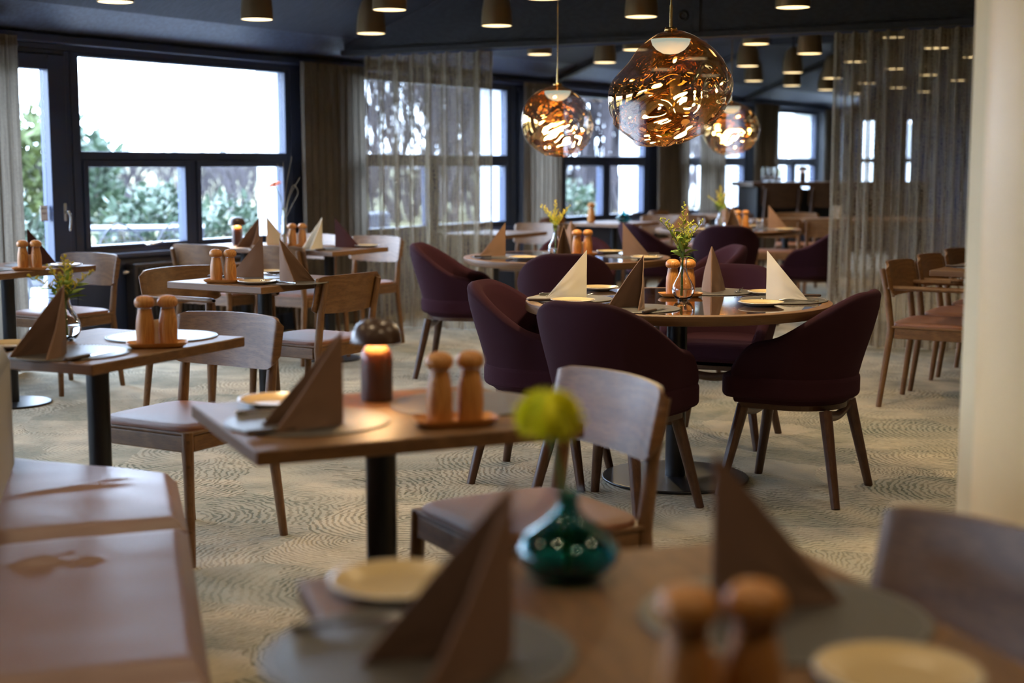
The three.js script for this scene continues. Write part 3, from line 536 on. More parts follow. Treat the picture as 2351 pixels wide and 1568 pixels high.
// ---------------------------------------------------------------- flowers
function leafBlade(L, wd, bend) { return surf((u, v) => { const w = Math.sin(Math.pow(u, 0.8) * Math.PI) * wd * (v - 0.5), y = Math.abs(v - 0.5) * wd * 0.25; return [w, u * L * Math.cos(bend * u) + y * 0.2, u * L * Math.sin(bend * u) + y]; }, 8, 4); }
function orient(g, dir, p, roll = 0) { const q = new THREE.Quaternion().setFromUnitVectors(V(0, 1, 0), V(...dir).normalize()); g.rotateY(roll); g.applyQuaternion(q); return g.translate(...p); }
function goldenrod(seed, y0, H, yellow) { // fanning stems, each ending in a plume of tiny florets
  const g = proto('goldenrod_stem'), r = rng(seed), stems = [], leaves = [], buds = [], ico = new THREE.IcosahedronGeometry(0.0021, 0), N = 6;
  for (let k = 0; k < N; k++) {
    const a = k * 2.4 + r(), sp = k ? 0.06 + r() * 0.06 : 0.008, h = H * (k ? 0.72 + r() * 0.2 : 1), P = (t) => { const q = Math.max(0, t - 0.42) / 0.58; return [Math.cos(a) * sp * q * q + 0.004 * Math.sin(t * 5 + k), y0 + h * t, Math.sin(a) * sp * q * q]; };
    stems.push(sweep([0, 0.2, 0.42, 0.6, 0.8, 1].map(P), [0.0018, 0.0018, 0.0017, 0.0014, 0.001, 0.0006], 6));
    for (let i = 0; i < 6; i++) { const t = 0.5 + i * 0.05 + r() * 0.02, b = a + (r() - 0.5) * 3 + i, L = (i < 2 ? 0.052 : 0.034) * (0.7 + r() * 0.6); leaves.push(orient(leafBlade(L, 0.013, 0.7), [Math.cos(b), 0.35 + r() * 0.7, Math.sin(b)], P(t), b)); }
    for (let i = 0; i < 15; i++) {
      const t = 0.62 + i * 0.0265, b = i * 2.4 + k, L = 0.03 * (1.15 - (t - 0.62) * 2.3) * (0.7 + r() * 0.6), base = P(Math.min(1, t)), d = [Math.cos(b) * 0.75, 0.7, Math.sin(b) * 0.75], end = (q) => [base[0] + d[0] * L * q, base[1] + d[1] * L * q, base[2] + d[2] * L * q];
      stems.push(sweep([end(0), end(1)], [0.0008, 0.0005], 4));
      for (let j = 0; j < 9; j++) { const e = end(0.2 + j * 0.1); buds.push(ico.clone().scale(0.8 + r() * 0.5, 1 + r() * 0.8, 0.8 + r() * 0.5).translate(e[0] + (r() - 0.5) * 0.005, e[1] + r() * 0.004, e[2] + (r() - 0.5) * 0.005)); }
    }
  }
  part('stem', join(stems), M.stem, g); part('leaves', join(leaves), M.leaf, g).userData.kind = 'stuff'; part('florets', join(buds), yellow ? M.blossom : M.blossomGreen, g).userData.kind = 'stuff';
  return g;
}
const flowerA = goldenrod(3, 0.02, 0.37), flowerB = goldenrod(8, 0.02, 0.31, true), flowerC = goldenrod(15, 0.02, 0.34, true);
// ---------------------------------------------------------------- laying tables
const RT = (fx, fz) => [-fz, fx];                                     // the diner's right hand when facing (fx, fz)
function setting(where, mx, mz, fx, fz, o) {
  const l = Math.hypot(fx, fz), F = [fx / l, fz / l], R = RT(F[0], F[1]), turn = face(F[0], F[1]), at = (r, f, y = TOP) => [mx + R[0] * r + F[0] * f, y, mz + R[1] * r + F[1] * f];
  if (!o.noMat) put(matP, 'round grey leather placemat ' + where, 'placemat', at(0, 0), 0, 'round leather placemats');
  const up = o.noMat ? TOP : TOP + 0.0041;
  if (o.nap) { const [c, k = 0] = [].concat(o.nap), p = o.napAt ? [o.napAt[0], up, o.napAt[1]] : at(0, 0.07, up); put(napP[c][k], ({ brown: 'brown', cream: 'cream white', plum: 'dark plum' })[c] + ' folded napkin standing ' + where, 'napkin', p, turn + (o.napTurn ?? 0), ({ brown: 'brown', cream: 'cream', plum: 'plum' })[c] + ' pointed napkins'); }
  if (o.knife !== 0) put(knifeP, 'dark handled steak knife ' + where, 'knife', at(o.knife ?? 0.13, -0.06, o.knife > 0.18 ? TOP : up), turn + 0.06, 'steak knives');
  if (o.fork !== 0) put(forkP, 'steel fork ' + where, 'fork', at(o.fork ?? -0.11, -0.02, o.fork < -0.18 ? TOP : up), turn - 0.08, 'forks');
  if (o.plate !== 0) { const p = Array.isArray(o.plate) ? [o.plate[0], TOP, o.plate[1]] : at(o.plate ?? -0.285, 0.0); put(plateP, 'small mustard glazed side plate ' + where, 'plate', p, 0, 'mustard side plates'); }
}
function millSet(where, x, z, turn, packet = true) {
  put(trayP, 'small wooden tray holding two mills ' + where, 'tray', [x, TOP, z], turn, 'wooden mill trays');
  const c = Math.cos(turn), s = Math.sin(turn);
  for (const k of [-1, 1]) put(millP, (k < 0 ? 'left' : 'right') + ' olive wood pepper mill ' + where, 'mill', [x + c * 0.034 * k, TOP + 0.0062, z - s * 0.034 * k], k * 1.3 + x, 'turned wooden mills');
  if (packet) { const g = tag(part('sugar_packet', packetG, M.packet, scene), 'small paper sachet between the mills ' + where, 'sachet', 'paper sachets'); g.name = numbered('sugar_packet'); g.position.set(x + s * -0.032, TOP + 0.044, z - c * 0.032); g.rotation.set(0.12, turn, 0.1); }
}

// ---------------------------------------------------------------- round tables with purple chairs
const A1 = 'on the nearest round marble table', A2 = 'on the middle round table', A3 = 'on the farthest round table';
put(roundP, 'nearest round table with brown marble inlay and black disc foot', 'table', [0.68, 0, -5.82], 0.4, 'round marble tables');
put(roundP, 'middle round marble table, under the left glass pendant', 'table', [0.33, 0, -8.6], 1.7, 'round marble tables');
put(roundP, 'farthest round marble table, under the rearmost glass pendant', 'table', [1.87, 0, -12.35], 3.1, 'round marble tables');
const TG = 'purple tub chairs at the round tables';
tub(0.126, -5.868, 0.951, 0.309, 'purple tub chair left of the nearest round table', TG);
tub(0.39, -5.25, 0.57, -0.82, 'purple tub chair in front of the nearest round table, back turned to us', TG);
tub(1.136, -5.596, -0.875, -0.484, 'purple tub chair right of the nearest round table', TG);
tub(0.99, -6.69, -0.38, 0.92, 'purple tub chair behind the nearest round table, facing us', TG);
tub(-0.32, -8.77, 0.98, 0.17, 'purple tub chair left of the middle round table, by the sheer', TG);
tub(0.30, -8.02, 0.02, -1, 'purple tub chair in front of the middle round table, back turned', TG);
tub(1.1, -8.55, -0.98, 0.15, 'purple tub chair right of the middle round table', TG);
tub(0.42, -9.42, -0.05, 1, 'purple tub chair behind the middle round table', TG);
tub(1.74, -11.6, 0.1, -1, 'purple tub chair in front of the farthest round table, back turned', TG);
tub(2.45, -11.6, -0.9, -0.35, 'purple tub chair right of the farthest round table', TG);
tub(1.2, -11.9, 0.95, -0.3, 'purple tub chair left of the farthest round table', TG);

setting(A1 + ', left side', 0.239, -5.872, 1, 0.05, { nap: 'cream', plate: [0.383, -6.3] });
setting(A1 + ', near side', 0.471, -5.474, 0.57, -0.82, { nap: 'brown', plate: [0.245, -5.70] });
setting(A1 + ', right side', 1.115, -5.82, -1, -0.1, { nap: ['cream', 1], plate: [0.985, -5.6] });
setting(A1 + ', far side', 0.875, -6.2, -0.2, 0.98, { nap: ['brown', 1], plate: [1.1, -6.07], fork: -0.12 });
millSet(A1, 0.711, -5.985, 0.1);
put(vaseP, 'clear bulb vase with goldenrod ' + A1, 'vase', [0.7, TOP, -5.8], 0, 'clear bulb vases');
put(flowerA, 'yellow green goldenrod sprig in the vase ' + A1, 'flower', [0.695, TOP + 0.006, -5.8], 0.6, 'goldenrod sprigs');

setting(A2 + ', left side', -0.06, -8.62, 1, 0, { nap: 'brown', napAt: [-0.04, -8.64], plate: [0.07, -8.36], fork: 0 });
setting(A2 + ', near side', 0.3, -8.22, 0, -1, { nap: ['brown', 1], plate: 0, fork: 0 });
setting(A2 + ', right side', 0.74, -8.62, -1, 0, { nap: ['brown', 1], plate: [0.79, -8.35] });
setting(A2 + ', far side', 0.37, -8.99, 0, 1, { nap: 'brown', plate: [0.62, -8.95], knife: 0 });
millSet(A2, 0.43, -8.7, 0.15);
put(vaseP, 'clear bulb vase with yellow goldenrod ' + A2, 'vase', [0.265, TOP, -8.66], 0, 'clear bulb vases');
put(flowerB, 'yellow goldenrod sprig in the vase ' + A2, 'flower', [0.265, TOP + 0.006, -8.66], 2.1, 'goldenrod sprigs');

setting(A3 + ', near side', 1.85, -11.96, 0.1, -1, { nap: 'brown', plate: [1.6, -12.02], fork: 0 });
setting(A3 + ', right side', 2.28, -12.3, -1, 0, { nap: ['brown', 1], plate: [2.3, -12.02], fork: 0 });
setting(A3 + ', left side', 1.46, -12.4, 1, 0, { nap: 'brown', plate: [1.55, -12.68], fork: 0 });
setting(A3 + ', far side', 1.9, -12.75, 0, 1, { nap: 'brown', plate: [2.16, -12.7], fork: 0 });
millSet(A3, 2.0, -12.42, 0);
put(vaseP, 'clear bulb vase with goldenrod ' + A3, 'vase', [1.80, TOP, -12.32], 0, 'clear bulb vases');
put(flowerC, 'bright yellow goldenrod sprig in the vase ' + A3, 'flower', [1.80, TOP + 0.006, -12.32], 4, 'goldenrod sprigs');
// tumblers on the farthest round table and the bar
const tumblerP = (() => { const g = proto('tumbler'); part('glass_body', lathe([[0, 0], [0.027, 0], [0.03, 0.003], [0.034, 0.1], [0.032, 0.1], [0.028, 0.008], [0, 0.008]], 32), M.glass, g); return g; })();
for (const [x, z, n] of [[1.62, -12.2, 'left of the vase'], [2.12, -12.2, 'right of the vase']]) put(tumblerP, 'clear tumbler ' + n + ' ' + A3, 'glass', [x, TOP, z], 0, 'clear tumblers');

// ---------------------------------------------------------------- oak tables and chairs along the windows
const OT = 'rectangular oak tables', rad = Math.PI / 180;
const tP = squareTable(0.72, 0.6), t3P = squareTable(0.7, 0.6), t4P = squareTable(1.25, 0.62, [-0.36, 0.36]), fgP = squareTable(0.72, 0.85), longP = squareTable(1.9, 0.75, [-0.6, 0.6]);
put(tP, 'oak table at the left with a vase, mills and bare placemat', 'table', [-1.29, 0, -4.38], 65 * rad, OT);
put(tP, 'oak table in the lower middle carrying the glowing mushroom lamp', 'table', [-0.295, 0, -3.145], 24.5 * rad, OT);
put(t3P, 'oak table under the windows with two mills in front', 'table', [-1.203, 0, -6.893], 57.5 * rad, OT);
put(t4P, 'long oak table by the window with the orange gerbera', 'table', [-1.53, 0, -9.66], 150 * rad, OT);
put(tP, 'oak table at the left edge by the terrace door', 'table', [-2.73, 0, -7.68], 65 * rad, OT);
put(fgP, 'blurred oak table across the bottom foreground', 'table', [0.184, 0, -1.571], 18 * rad, OT);
put(longP, 'oak table at the right behind the cream column', 'table', [3.03, 0, -8.1], 57.5 * rad, OT);

const CG = 'oak dining chairs';
oak(0, -1.12, -4.79, -0.5, 0.866, 'oak chair with brown leather seat behind the left vase table', CG);
oak(0, -2.62, -8.22, -0.5, 0.866, 'oak chair at the table by the terrace door', CG);
oak(1, -1.515, -7.16, NX, NZ, 'oak armchair at the window side of the table with two mills', CG);
oak(0, -0.99, -6.995, -NX, -NZ, 'oak chair right of the table with two mills, seen from behind', CG);
oak(1, -1.93, -9.57, DX, DZ, 'oak armchair at the gerbera table, left of the two backs', CG);
oak(0, -1.4, -9.44, DX, DZ, 'oak chair at the gerbera table, right of the two backs', CG);
oak(0, -1.12, -10.27, -DX, -DZ, 'oak chair at the far right end of the gerbera table', CG);
oak(0, -1.62, -10.58, -DX, -DZ, 'oak chair mostly hidden behind the gerbera table', CG);
oak(0, 0.04, -3.41, -0.867, 0.498, 'blurred oak chair right of the mushroom lamp table', CG);
oak(0, 0.50, -1.86, -0.867, 0.498, 'blurred oak chair back in the lower right foreground', CG);
oak(1, 2.32, -7.66, 0.86, 0.5, 'nearest oak armchair at the right beside the column', CG);
oak(1, 2.64, -8.2, 0.86, 0.5, 'second oak armchair at the right beside the column', CG);
oak(1, 2.96, -8.74, 0.86, 0.5, 'third oak armchair at the right, beside the sheer', CG);

const B1 = 'on the left vase table', B2 = 'on the mushroom lamp table', B3 = 'on the oak table with two mills in front', B4 = 'on the gerbera table', B5 = 'on the table by the terrace door', B6 = 'on the blurred foreground table', B7 = 'on the table behind the column';
setting(B1 + ', near end', -1.31, -4.17, 0.423, -0.906, { nap: 'brown', napAt: [-1.315, -4.16], plate: [-1.53, -4.29], fork: 0 });
setting(B1 + ', far end', -1.135, -4.575, -0.423, 0.906, { knife: 0, fork: 0, plate: 0 });
millSet(B1, -1.085, -4.315, 0.25);
put(vaseP, 'clear bulb vase ' + B1, 'vase', [-1.41, TOP, -4.47], 0, 'clear bulb vases');
put(flowerB, 'drooping goldenrod sprig in the vase ' + B1, 'flower', [-1.41, TOP + 0.006, -4.47], 1.2, 'goldenrod sprigs').scale.y = 0.8;

setting(B2 + ', left side', -0.443, -3.045, 0.91, -0.415, { nap: ['brown', 1], napAt: [-0.362, -3.0], plate: [-0.545, -3.26], knife: 0.115 });
setting(B2 + ', right side', -0.105, -3.27, -0.91, 0.415, { knife: 0, fork: 0, plate: 0 });
millSet(B2, -0.122, -3.01, 0.3, false);
tableLamp(-0.32, -3.33, 'glowing brown mushroom lamp in the lower middle');

setting(B3 + ', window side', -1.282, -7.02, NX, NZ, { nap: 'brown', plate: [-1.24, -7.26], knife: 0.13 });
setting(B3 + ', right side', -1.045, -6.72, -NX, -NZ, { nap: 'brown', plate: [-1.19, -6.62], knife: 0 });
millSet(B3, -1.36, -6.69, -0.1, false);

setting(B4 + ', near side left', -1.75, -9.6, DX, DZ, { nap: 'brown', plate: 0, noMat: true, fork: 0, knife: 0 });
setting(B4 + ', near side right', -1.29, -9.34, DX, DZ, { nap: 'cream', plate: 0, fork: 0 });
setting(B4 + ', far side left', -1.66, -9.92, -DX, -DZ, { nap: ['cream', 1], noMat: true, plate: 0, fork: 0, knife: 0 });
setting(B4 + ', far side right', -1.15, -9.62, -DX, -DZ, { nap: 'plum', napTurn: -0.9, plate: [-0.98, -9.58], noMat: true, fork: 0, knife: 0 });
millSet(B4, -1.45, -9.62, 0, false);
tableLamp(-1.9, -9.85, 'small mushroom lamp by the window ' + B4);
put(tallVaseP, 'slender clear bottle vase ' + B4, 'vase', [-1.53, TOP, -9.58], 0, 'slender vases');
{ // gerbera and loops of grass
  const g = thing('gerbera_flower', 'orange gerbera with thin grass loops in the bottle vase', 'flower', [-1.53, TOP + 0.008, -9.58]);
  part('stem', sweep(spline([[0, 0, 0], [0.002, 0.2, 0], [-0.02, 0.32, 0], [-0.058, 0.405, 0.01]]), [0.0035, 0.003, 0.003, 0.0025], 8), M.stem, g);
  const pet = []; for (let i = 0; i < 34; i++) { const a = i / 34 * 6.283, k = i % 2; pet.push(surf((u, v) => [(v - 0.5) * 0.011 * Math.sin(Math.pow(u, 0.6) * 2.9 + 0.12), 0.006 + u * (k ? 0.009 : 0.003) - u * u * 0.008, 0.008 + u * (k ? 0.032 : 0.04)], 5, 2).rotateY(a)); }
  const head = part('petals', join(pet), M.gerbera, g); head.position.set(-0.058, 0.408, 0.01); head.rotation.set(0.35, 0, 0.3); head.scale.setScalar(1.15);
  part('eye', lathe([[0, 0.012], [0.007, 0.011], [0.011, 0.007], [0.009, 0], [0, -0.006]], 20), M.gerberaEye, head);
  const gr = [[[0, 0, 0], [0.0, 0.3, 0], [0.0, 0.56, 0]], [[0, 0, 0], [-0.01, 0.3, 0.01], [-0.035, 0.55, 0.02]], [[0, 0, 0], [0.01, 0.35, 0], [0.06, 0.6, 0.0]], [[0, 0, 0], [0.02, 0.28, 0], [0.07, 0.41, 0.01], [0.1, 0.36, 0.02], [0.06, 0.28, 0.02], [0.02, 0.2, 0.01]], [[0, 0, 0], [0.03, 0.3, 0.01], [0.11, 0.46, 0.0]]];
  for (const q of gr) part('grass_blade', sweep(spline(q, 20), 0.0014, 5), M.straw, g);
}
setting(B5 + ', far end', -2.63, -7.88, -0.423, 0.906, { nap: 'plum', plate: [-2.43, -7.73], fork: 0 });
setting(B5 + ', near end', -2.82, -7.49, 0.423, -0.906, { plate: 0, fork: 0 });
millSet(B5, -2.545, -7.5, 0.1);

setting(B6 + ', left side', -0.105, -1.565, 0.951, -0.309, { nap: ['brown', 0], napAt: [0.0, -1.545], napTurn: 0.25, plate: [-0.15, -1.815], fork: -0.1 });
setting(B6 + ', right side', 0.335, -1.7, -0.951, 0.309, { nap: ['brown', 1], napAt: [0.25, -1.72], napTurn: 0.15, plate: [0.415, -1.475], fork: 0, knife: 0 });
millSet(B6, 0.2, -1.315, 0.2);
put(tealVaseP, 'squat teal glass vase on the blurred foreground table', 'vase', [0.075, TOP, -1.87], 0, 'squat teal vases');
{
  const g = thing('chrysanthemum', 'yellow green chrysanthemum ball in the foreground teal vase', 'flower', [0.075, TOP + 0.008, -1.87]), r = rng(31);
  part('stem', sweep(spline([[0.0, 0, 0], [-0.004, 0.1, 0], [-0.024, 0.2, 0]]), 0.004, 8), M.stem, g);
  part('flower_core', new THREE.SphereGeometry(0.032, 24, 16).scale(1, 0.82, 1).translate(-0.026, 0.212, 0), M.mum, g);
  const pet = []; for (let i = 0; i < 420; i++) { const y = 1 - (i / 419) * 1.75, q = Math.sqrt(Math.max(0, 1 - y * y)), a = i * 2.39996, L = 0.047 * (0.85 + r() * 0.25); pet.push(orient(surf((u, v) => [(v - 0.5) * 0.012 * Math.sin(u * 2.6 + 0.35), u * L, Math.sin(u * 2) * 0.004], 4, 2), [q * Math.cos(a), y, q * Math.sin(a)], [0, 0, 0], a)); }
  const h = part('petals', join(pet), M.mum, g); h.position.set(-0.026, 0.212, 0); h.scale.set(1, 0.82, 1); h.userData.kind = 'stuff';
}
setting(B7, 2.56, -7.72, 0.86, 0.5, { nap: 'brown', plate: 0, fork: 0 });

// ---------------------------------------------------------------- leather bench at the lower left
{
  const g = thing('leather_bench', 'brown leather bench with creased cushions at the lower left', 'bench');
  const cushion = (c, crease) => {
    const f = (u, v) => { const a = lerp(c[0][0], c[1][0], u), b = lerp(c[3][0], c[2][0], u), p = lerp(c[0][1], c[1][1], u), q = lerp(c[3][1], c[2][1], u); return [lerp(a, b, v), lerp(p, q, v)]; };
    return surf((u, v) => {
      const U = clamp((u - 0.06) / 0.88, 0, 1), Vv = clamp((v - 0.06) / 0.88, 0, 1), [x, z] = f(U, Vv), e = Math.min(U, 1 - U, Vv, 1 - Vv), side = Math.min(u, 1 - u, v, 1 - v);
      let y = 0.462 - 0.03 * Math.pow(1 - sst(e, 0, 0.09), 2) + 0.006 * Math.sin(U * 3.14) * Math.sin(Vv * 3.14) + n2(x * 4, z * 4) * 0.0016 + crease(x, z);
      if (side < 0.06) y = lerp(0.3, y, sst(side, 0, 0.06));
      return [x, y, z];
    }, 70, 70, (u, v, p) => [p[0], p[2]]);
  };
  const ridge = (x, z, ax, az, bx, bz, h, w) => { const dx = bx - ax, dz = bz - az, l2 = dx * dx + dz * dz, t = clamp(((x - ax) * dx + (z - az) * dz) / l2, 0, 1), d = Math.hypot(x - ax - dx * t, z - az - dz * t + 0.012 * Math.sin(t * 3.14)); return h * Math.sin(t * 3.14 * 0.96 + 0.06) * Math.exp(-(d * d) / (w * w)); };
  part('cushion', cushion([[-0.925, -3.846], [-1.5, -4.1], [-1.225, -3.12], [-0.77, -3.3]], (x, z) => ridge(x, z, -0.98, -3.68, -1.3, -3.5, 0.008, 0.016) + ridge(x, z, -1.0, -3.75, -1.15, -3.6, 0.007, 0.014)), M.benchLeather, g);
  part('cushion', cushion([[-0.768, -3.292], [-1.222, -3.11], [-0.965, -2.15], [-0.505, -2.3]], (x, z) => ridge(x, z, -0.93, -2.93, -1.06, -2.9, 0.016, 0.014) + ridge(x, z, -0.87, -2.96, -0.94, -2.9, 0.013, 0.012) + ridge(x, z, -0.95, -3.02, -1.0, -2.93, 0.01, 0.01)), M.benchLeather, g);
  part('cushion', cushion([[-0.503, -2.29], [-0.962, -2.14], [-0.71, -1.2], [-0.25, -1.4]], () => 0), M.benchLeather, g);
  const pl = new THREE.Shape([[-0.93, 3.8], [-1.46, 4.03], [-1.2, 3.1], [-0.71, 1.25], [-0.29, 1.45]].map((p) => new THREE.Vector2(...p)));
  part('plinth', new THREE.ExtrudeGeometry(pl, { depth: 0.3, bevelEnabled: false }).rotateX(-Math.PI / 2), M.benchLeather, g);
  const bk = rb(0.13, 0.8, 2.8, 0.06, [0, 0, 0]); bk.rotateY(Math.atan2(0.262, 0.965)); part('backrest', bk.translate(-1.482 + 0.262 * 1.4, 0.415, -3.98 + 0.965 * 1.4), M.benchFabric, g);
}

// ---------------------------------------------------------------- glass pendants
function meltGeo(rx, ry, radii, seed, rip, shrink) { // radii: outline seen from the front, every 30 degrees from the right, anticlockwise
  const rA = (a) => { const k = ((a / (Math.PI * 2)) * 12 + 12) % 12, i = Math.floor(k), t = k - i, p = (j) => radii[(i + j + 12) % 12], a0 = p(-1), b = p(0), c = p(1), d = p(2); return 0.5 * (2 * b + (c - a0) * t + (2 * a0 - 5 * b + 4 * c - d) * t * t + (3 * b - a0 - 3 * c + d) * t * t * t); };
  const T0 = 0.1;
  return surf((u, v) => {
    const th = T0 + v * (Math.PI - T0), ph = u * Math.PI * 2, x = Math.sin(th) * Math.cos(ph), y = Math.cos(th), z = Math.sin(th) * Math.sin(ph), xy = Math.hypot(x, y);
    const low = lerp(1, rA(Math.atan2(y, x)), sst(xy, 0.15, 1)) + n3(x * 0.9 + seed, y * 0.9, z * 0.9) * 0.05 * (1 - xy * xy);
    let k = low - shrink;
    if (rip) { // the melted side: long slanting folds over the back and the bottom
      const m = sst(-z * 0.85 - y * 0.4 + x * 0.15, -0.2, 0.5), a = x * 0.9 + y * 0.42, b = y * 0.9 - x * 0.42, q = 0.5 * n3(x * 1.3 + seed, y * 1.3, z * 1.3);
      k += (n3(a * 0.8 + q, b * 2.3 + q * 1.6 + seed, z * 0.9) * 0.05 + n3(a * 0.9 + q, b * 5 - q * 2, z * 1.3 + seed) * 0.011) * m * rip * sst(v, 0.02, 0.25);
    }
    return [x * rx * k, y * ry * k, z * rx * 0.95 * k];
  }, 280, 180);
}
function pendant(label, x, y, z, rx, ry, radii, seed, ceilY, rip = 1) {
  const g = thing('glass_pendant', label, 'pendant lamp', [x, y, z], 0, 'amber blown glass pendants');
  const top = radii[3], ty = ry * top - 0.032;
  part('glass_shell', meltGeo(rx, ry, radii, seed, rip, 0), M.melt, g);
  part('fitting_cap', lathe([[0, 0.012], [0.022, 0.01], [0.026, 0.004], [0.026, -0.01], [0, -0.01]], 32).translate(0, ry * top, 0), M.brass, g);
  part('fitting_plate', lathe([[0, 0.01], [0.07, 0.008], [0.084, 0], [0.084, -0.004], [0, -0.004]], 40).translate(0, ty, 0), M.brass, g);
  part('lamp_diffuser', lathe([[0, -0.058], [0.03, -0.054], [0.056, -0.04], [0.073, -0.02], [0.079, 0], [0, 0]], 40).translate(0, ty - 0.0045, 0), M.meltGlow, g);
  part('cord', sweep([[0, ty + 0.04, 0], [0, ceilY - y, 0]], 0.0035, 8), M.brass, g);
  part('cord_grip', cyl(0.007, 0.006, 0.09, 12, [0, ty + 0.04, 0]), M.brass, g);
  part('ceiling_rose', cyl(0.05, 0.05, 0.02, 24, [0, ceilY - y - 0.02, 0]), M.black, g);
  const l = new THREE.SpotLight(rgb(1, 0.76, 0.42), PENDANT_CD, 0, 84 * Math.PI / 180, 0.4); l.name = 'pendant_bulb'; l.position.set(0, ty - 0.1, 0); l.target.position.set(0, ty - 1, 0); g.add(l.target); l.castShadow = true; l.shadow.radius = 3; g.add(l);
}
const P12 = [1.0, 0.95, 0.92, 0.935, 0.85, 0.79, 0.97, 1.05, 1.02, 0.92, 0.89, 0.92];
pendant('largest amber glass pendant, over the nearest round table', 0.63, 1.60, -5.75, 0.25, 0.243, P12, 2, 2.66, 1.0);
pendant('left amber glass pendant, over the middle round table', 0.27, 1.555, -8.55, 0.213, 0.222, [0.98, 0.92, 0.9, 0.95, 0.95, 1.0, 1.0, 1.02, 0.98, 0.98, 1.0, 1.02], 6, 2.66, 0.9);
pendant('rearmost amber glass pendant, right of the largest one', 1.81, 1.59, -11.9, 0.235, 0.225, [1.0, 0.99, 0.98, 0.97, 0.98, 1.0, 1.0, 0.98, 1.0, 0.96, 0.96, 1.0], 9, 2.66, 0.8);

// ---------------------------------------------------------------- bronze bell lamps on the ceiling
const bellP = (() => {
  const g = proto('bell_lamp');
  part('shade', lathe([[0.1, 0.004], [0.1055, 0], [0.1065, 0.003], [0.1045, 0.05], [0.099, 0.11], [0.088, 0.17], [0.068, 0.225], [0.042, 0.255], [0.014, 0.266], [0, 0.267]], 44), M.bronze, g);
  part('rim_ring', lathe([[0.0985, 0.0035], [0.1005, 0.001], [0.1025, 0.001], [0.1045, 0.004]], 44), M.brass, g);
  part('light_face', lathe([[0, 0.001], [0.099, 0.0015], [0.099, 0.006], [0, 0.006]], 40), M.bellGlow, g);
  return g;
})();
const stemLong = cyl(0.014, 0.014, 2.66 - 2.24 - 0.264, 14, [0, 0.264, 0]);
const ord = ['first', 'second', 'third', 'fourth', 'fifth', 'sixth', 'seventh', 'eighth', 'ninth'];
function bell(s, w, label) {
  const o = put(bellP, label, 'ceiling lamp', W(s, w, 2.24), 0, 'bronze bell ceiling lamps');
  if (w > 1.2) part('stem', stemLong, M.black, o);
  const l = new THREE.SpotLight(rgb(1, 0.77, 0.48), BELL_CD, 0, 62 * rad, 0.7); l.name = 'bell_lamp_beam'; l.position.set(0, -0.006, 0); l.target.position.set(0, -1, 0); o.add(l.target); o.add(l); l.castShadow = true; l.shadow.radius = 4;
}
const rowsN = [0.95, 2.04, 3.15, 4.18, 5.25, 6.32, 7.4], rowsF = [0.95, 1.88, 2.95, 4.04];
rowsN.forEach((w, j) => { for (let k = 0; k < 7; k++) bell(8.33 - k * 1.205, w, `bronze bell lamp before the beam, ${ord[j]} row from the windows, ${ord[k]} from the beam`); });
rowsF.forEach((w, j) => { for (let k = 0; k < 8; k++) bell(10.68 + k * 1.17, w, `bronze bell lamp beyond the beam, ${ord[j]} row from the windows, ${ord[k]} from the beam`); });

// ---------------------------------------------------------------- background furniture beyond the beam
const FT = 'tables beyond the beam', FC = 'chairs beyond the beam';
put(tP, 'oak table behind the middle round table, next to the sheer', 'table', [-0.14, 0, -11.68], 62 * rad, FT);
put(tP, 'oak table under the lawn window with a teal vase', 'table', [0.98, 0, -13.75], 55 * rad, FT);
put(tP, 'distant oak table left of the rearmost pendant', 'table', [2.25, 0, -15.8], 57.5 * rad, FT);
put(longP, 'distant pale table beside the right sheer', 'table', [3.35, 0, -14.6], 15 * rad, FT);
oak(0, 0.1, -12.55, -DX, -DZ, 'pale lit oak chair behind the table next to the sheer', FC);
oak(0, 0.5, -13.05, DX, DZ, 'oak chair left of the teal vase table, seen from behind', FC);
oak(0, 1.42, -14.55, -DX, -DZ, 'oak chair at the far end of the teal vase table', FC);
oak(0, 0.6, -14.0, NX, NZ, 'oak chair at the window side of the teal vase table', FC);
oak(0, 1.86, -16.03, NX, NZ, 'distant oak chair left of the rearmost oak table', FC);
oak(0, 1.98, -15.22, DX, DZ, 'distant oak chair before the rearmost oak table', FC);
oak(0, 2.62, -14.05, 0.2, -1, 'distant brown chair left of the pale table', FC);
oak(0, 3.1, -14.0, 0.2, -1, 'distant brown chair before the pale table', FC);
oak(0, 3.05, -15.3, -0.2, 1, 'distant chair behind the pale table', FC);
put(tealVaseP, 'squat teal glass vase on the table under the lawn window', 'vase', [1.07, TOP, -13.68], 0, 'squat teal vases');
put(millP, 'single wooden mill on the table under the lawn window', 'mill', [0.76, TOP, -13.72], 0, 'turned wooden mills').scale.setScalar(1.25);
{ const g = thing('green_sprig', 'thin green sprig in the teal vase under the lawn window', 'flower', [1.07, TOP + 0.006, -13.68]); part('stem', sweep(spline([[0, 0, 0], [-0.01, 0.12, 0], [0.03, 0.2, 0]]), 0.002, 6), M.stem, g); part('leaves', join([0, 1, 2, 3].map((i) => orient(leafBlade(0.05, 0.02, 0.5), [Math.cos(i * 1.7), 0.5, Math.sin(i * 1.7)], [0.03, 0.2 - i * 0.01, 0], i))), M.leaf, g); }
for (const [x, z, k] of [[3.28, -14.52, 'left'], [3.34, -14.55, 'right']]) { const q = tag(part('paper_bag', rb(0.05, 0.13, 0.03, 0.006, [0, 0.065, 0]), M.packet, scene), k + ' pale paper bag standing on the distant pale table', 'bag', 'pale paper bags'); q.name = numbered('paper_bag'); q.position.set(x, TOP, z); }
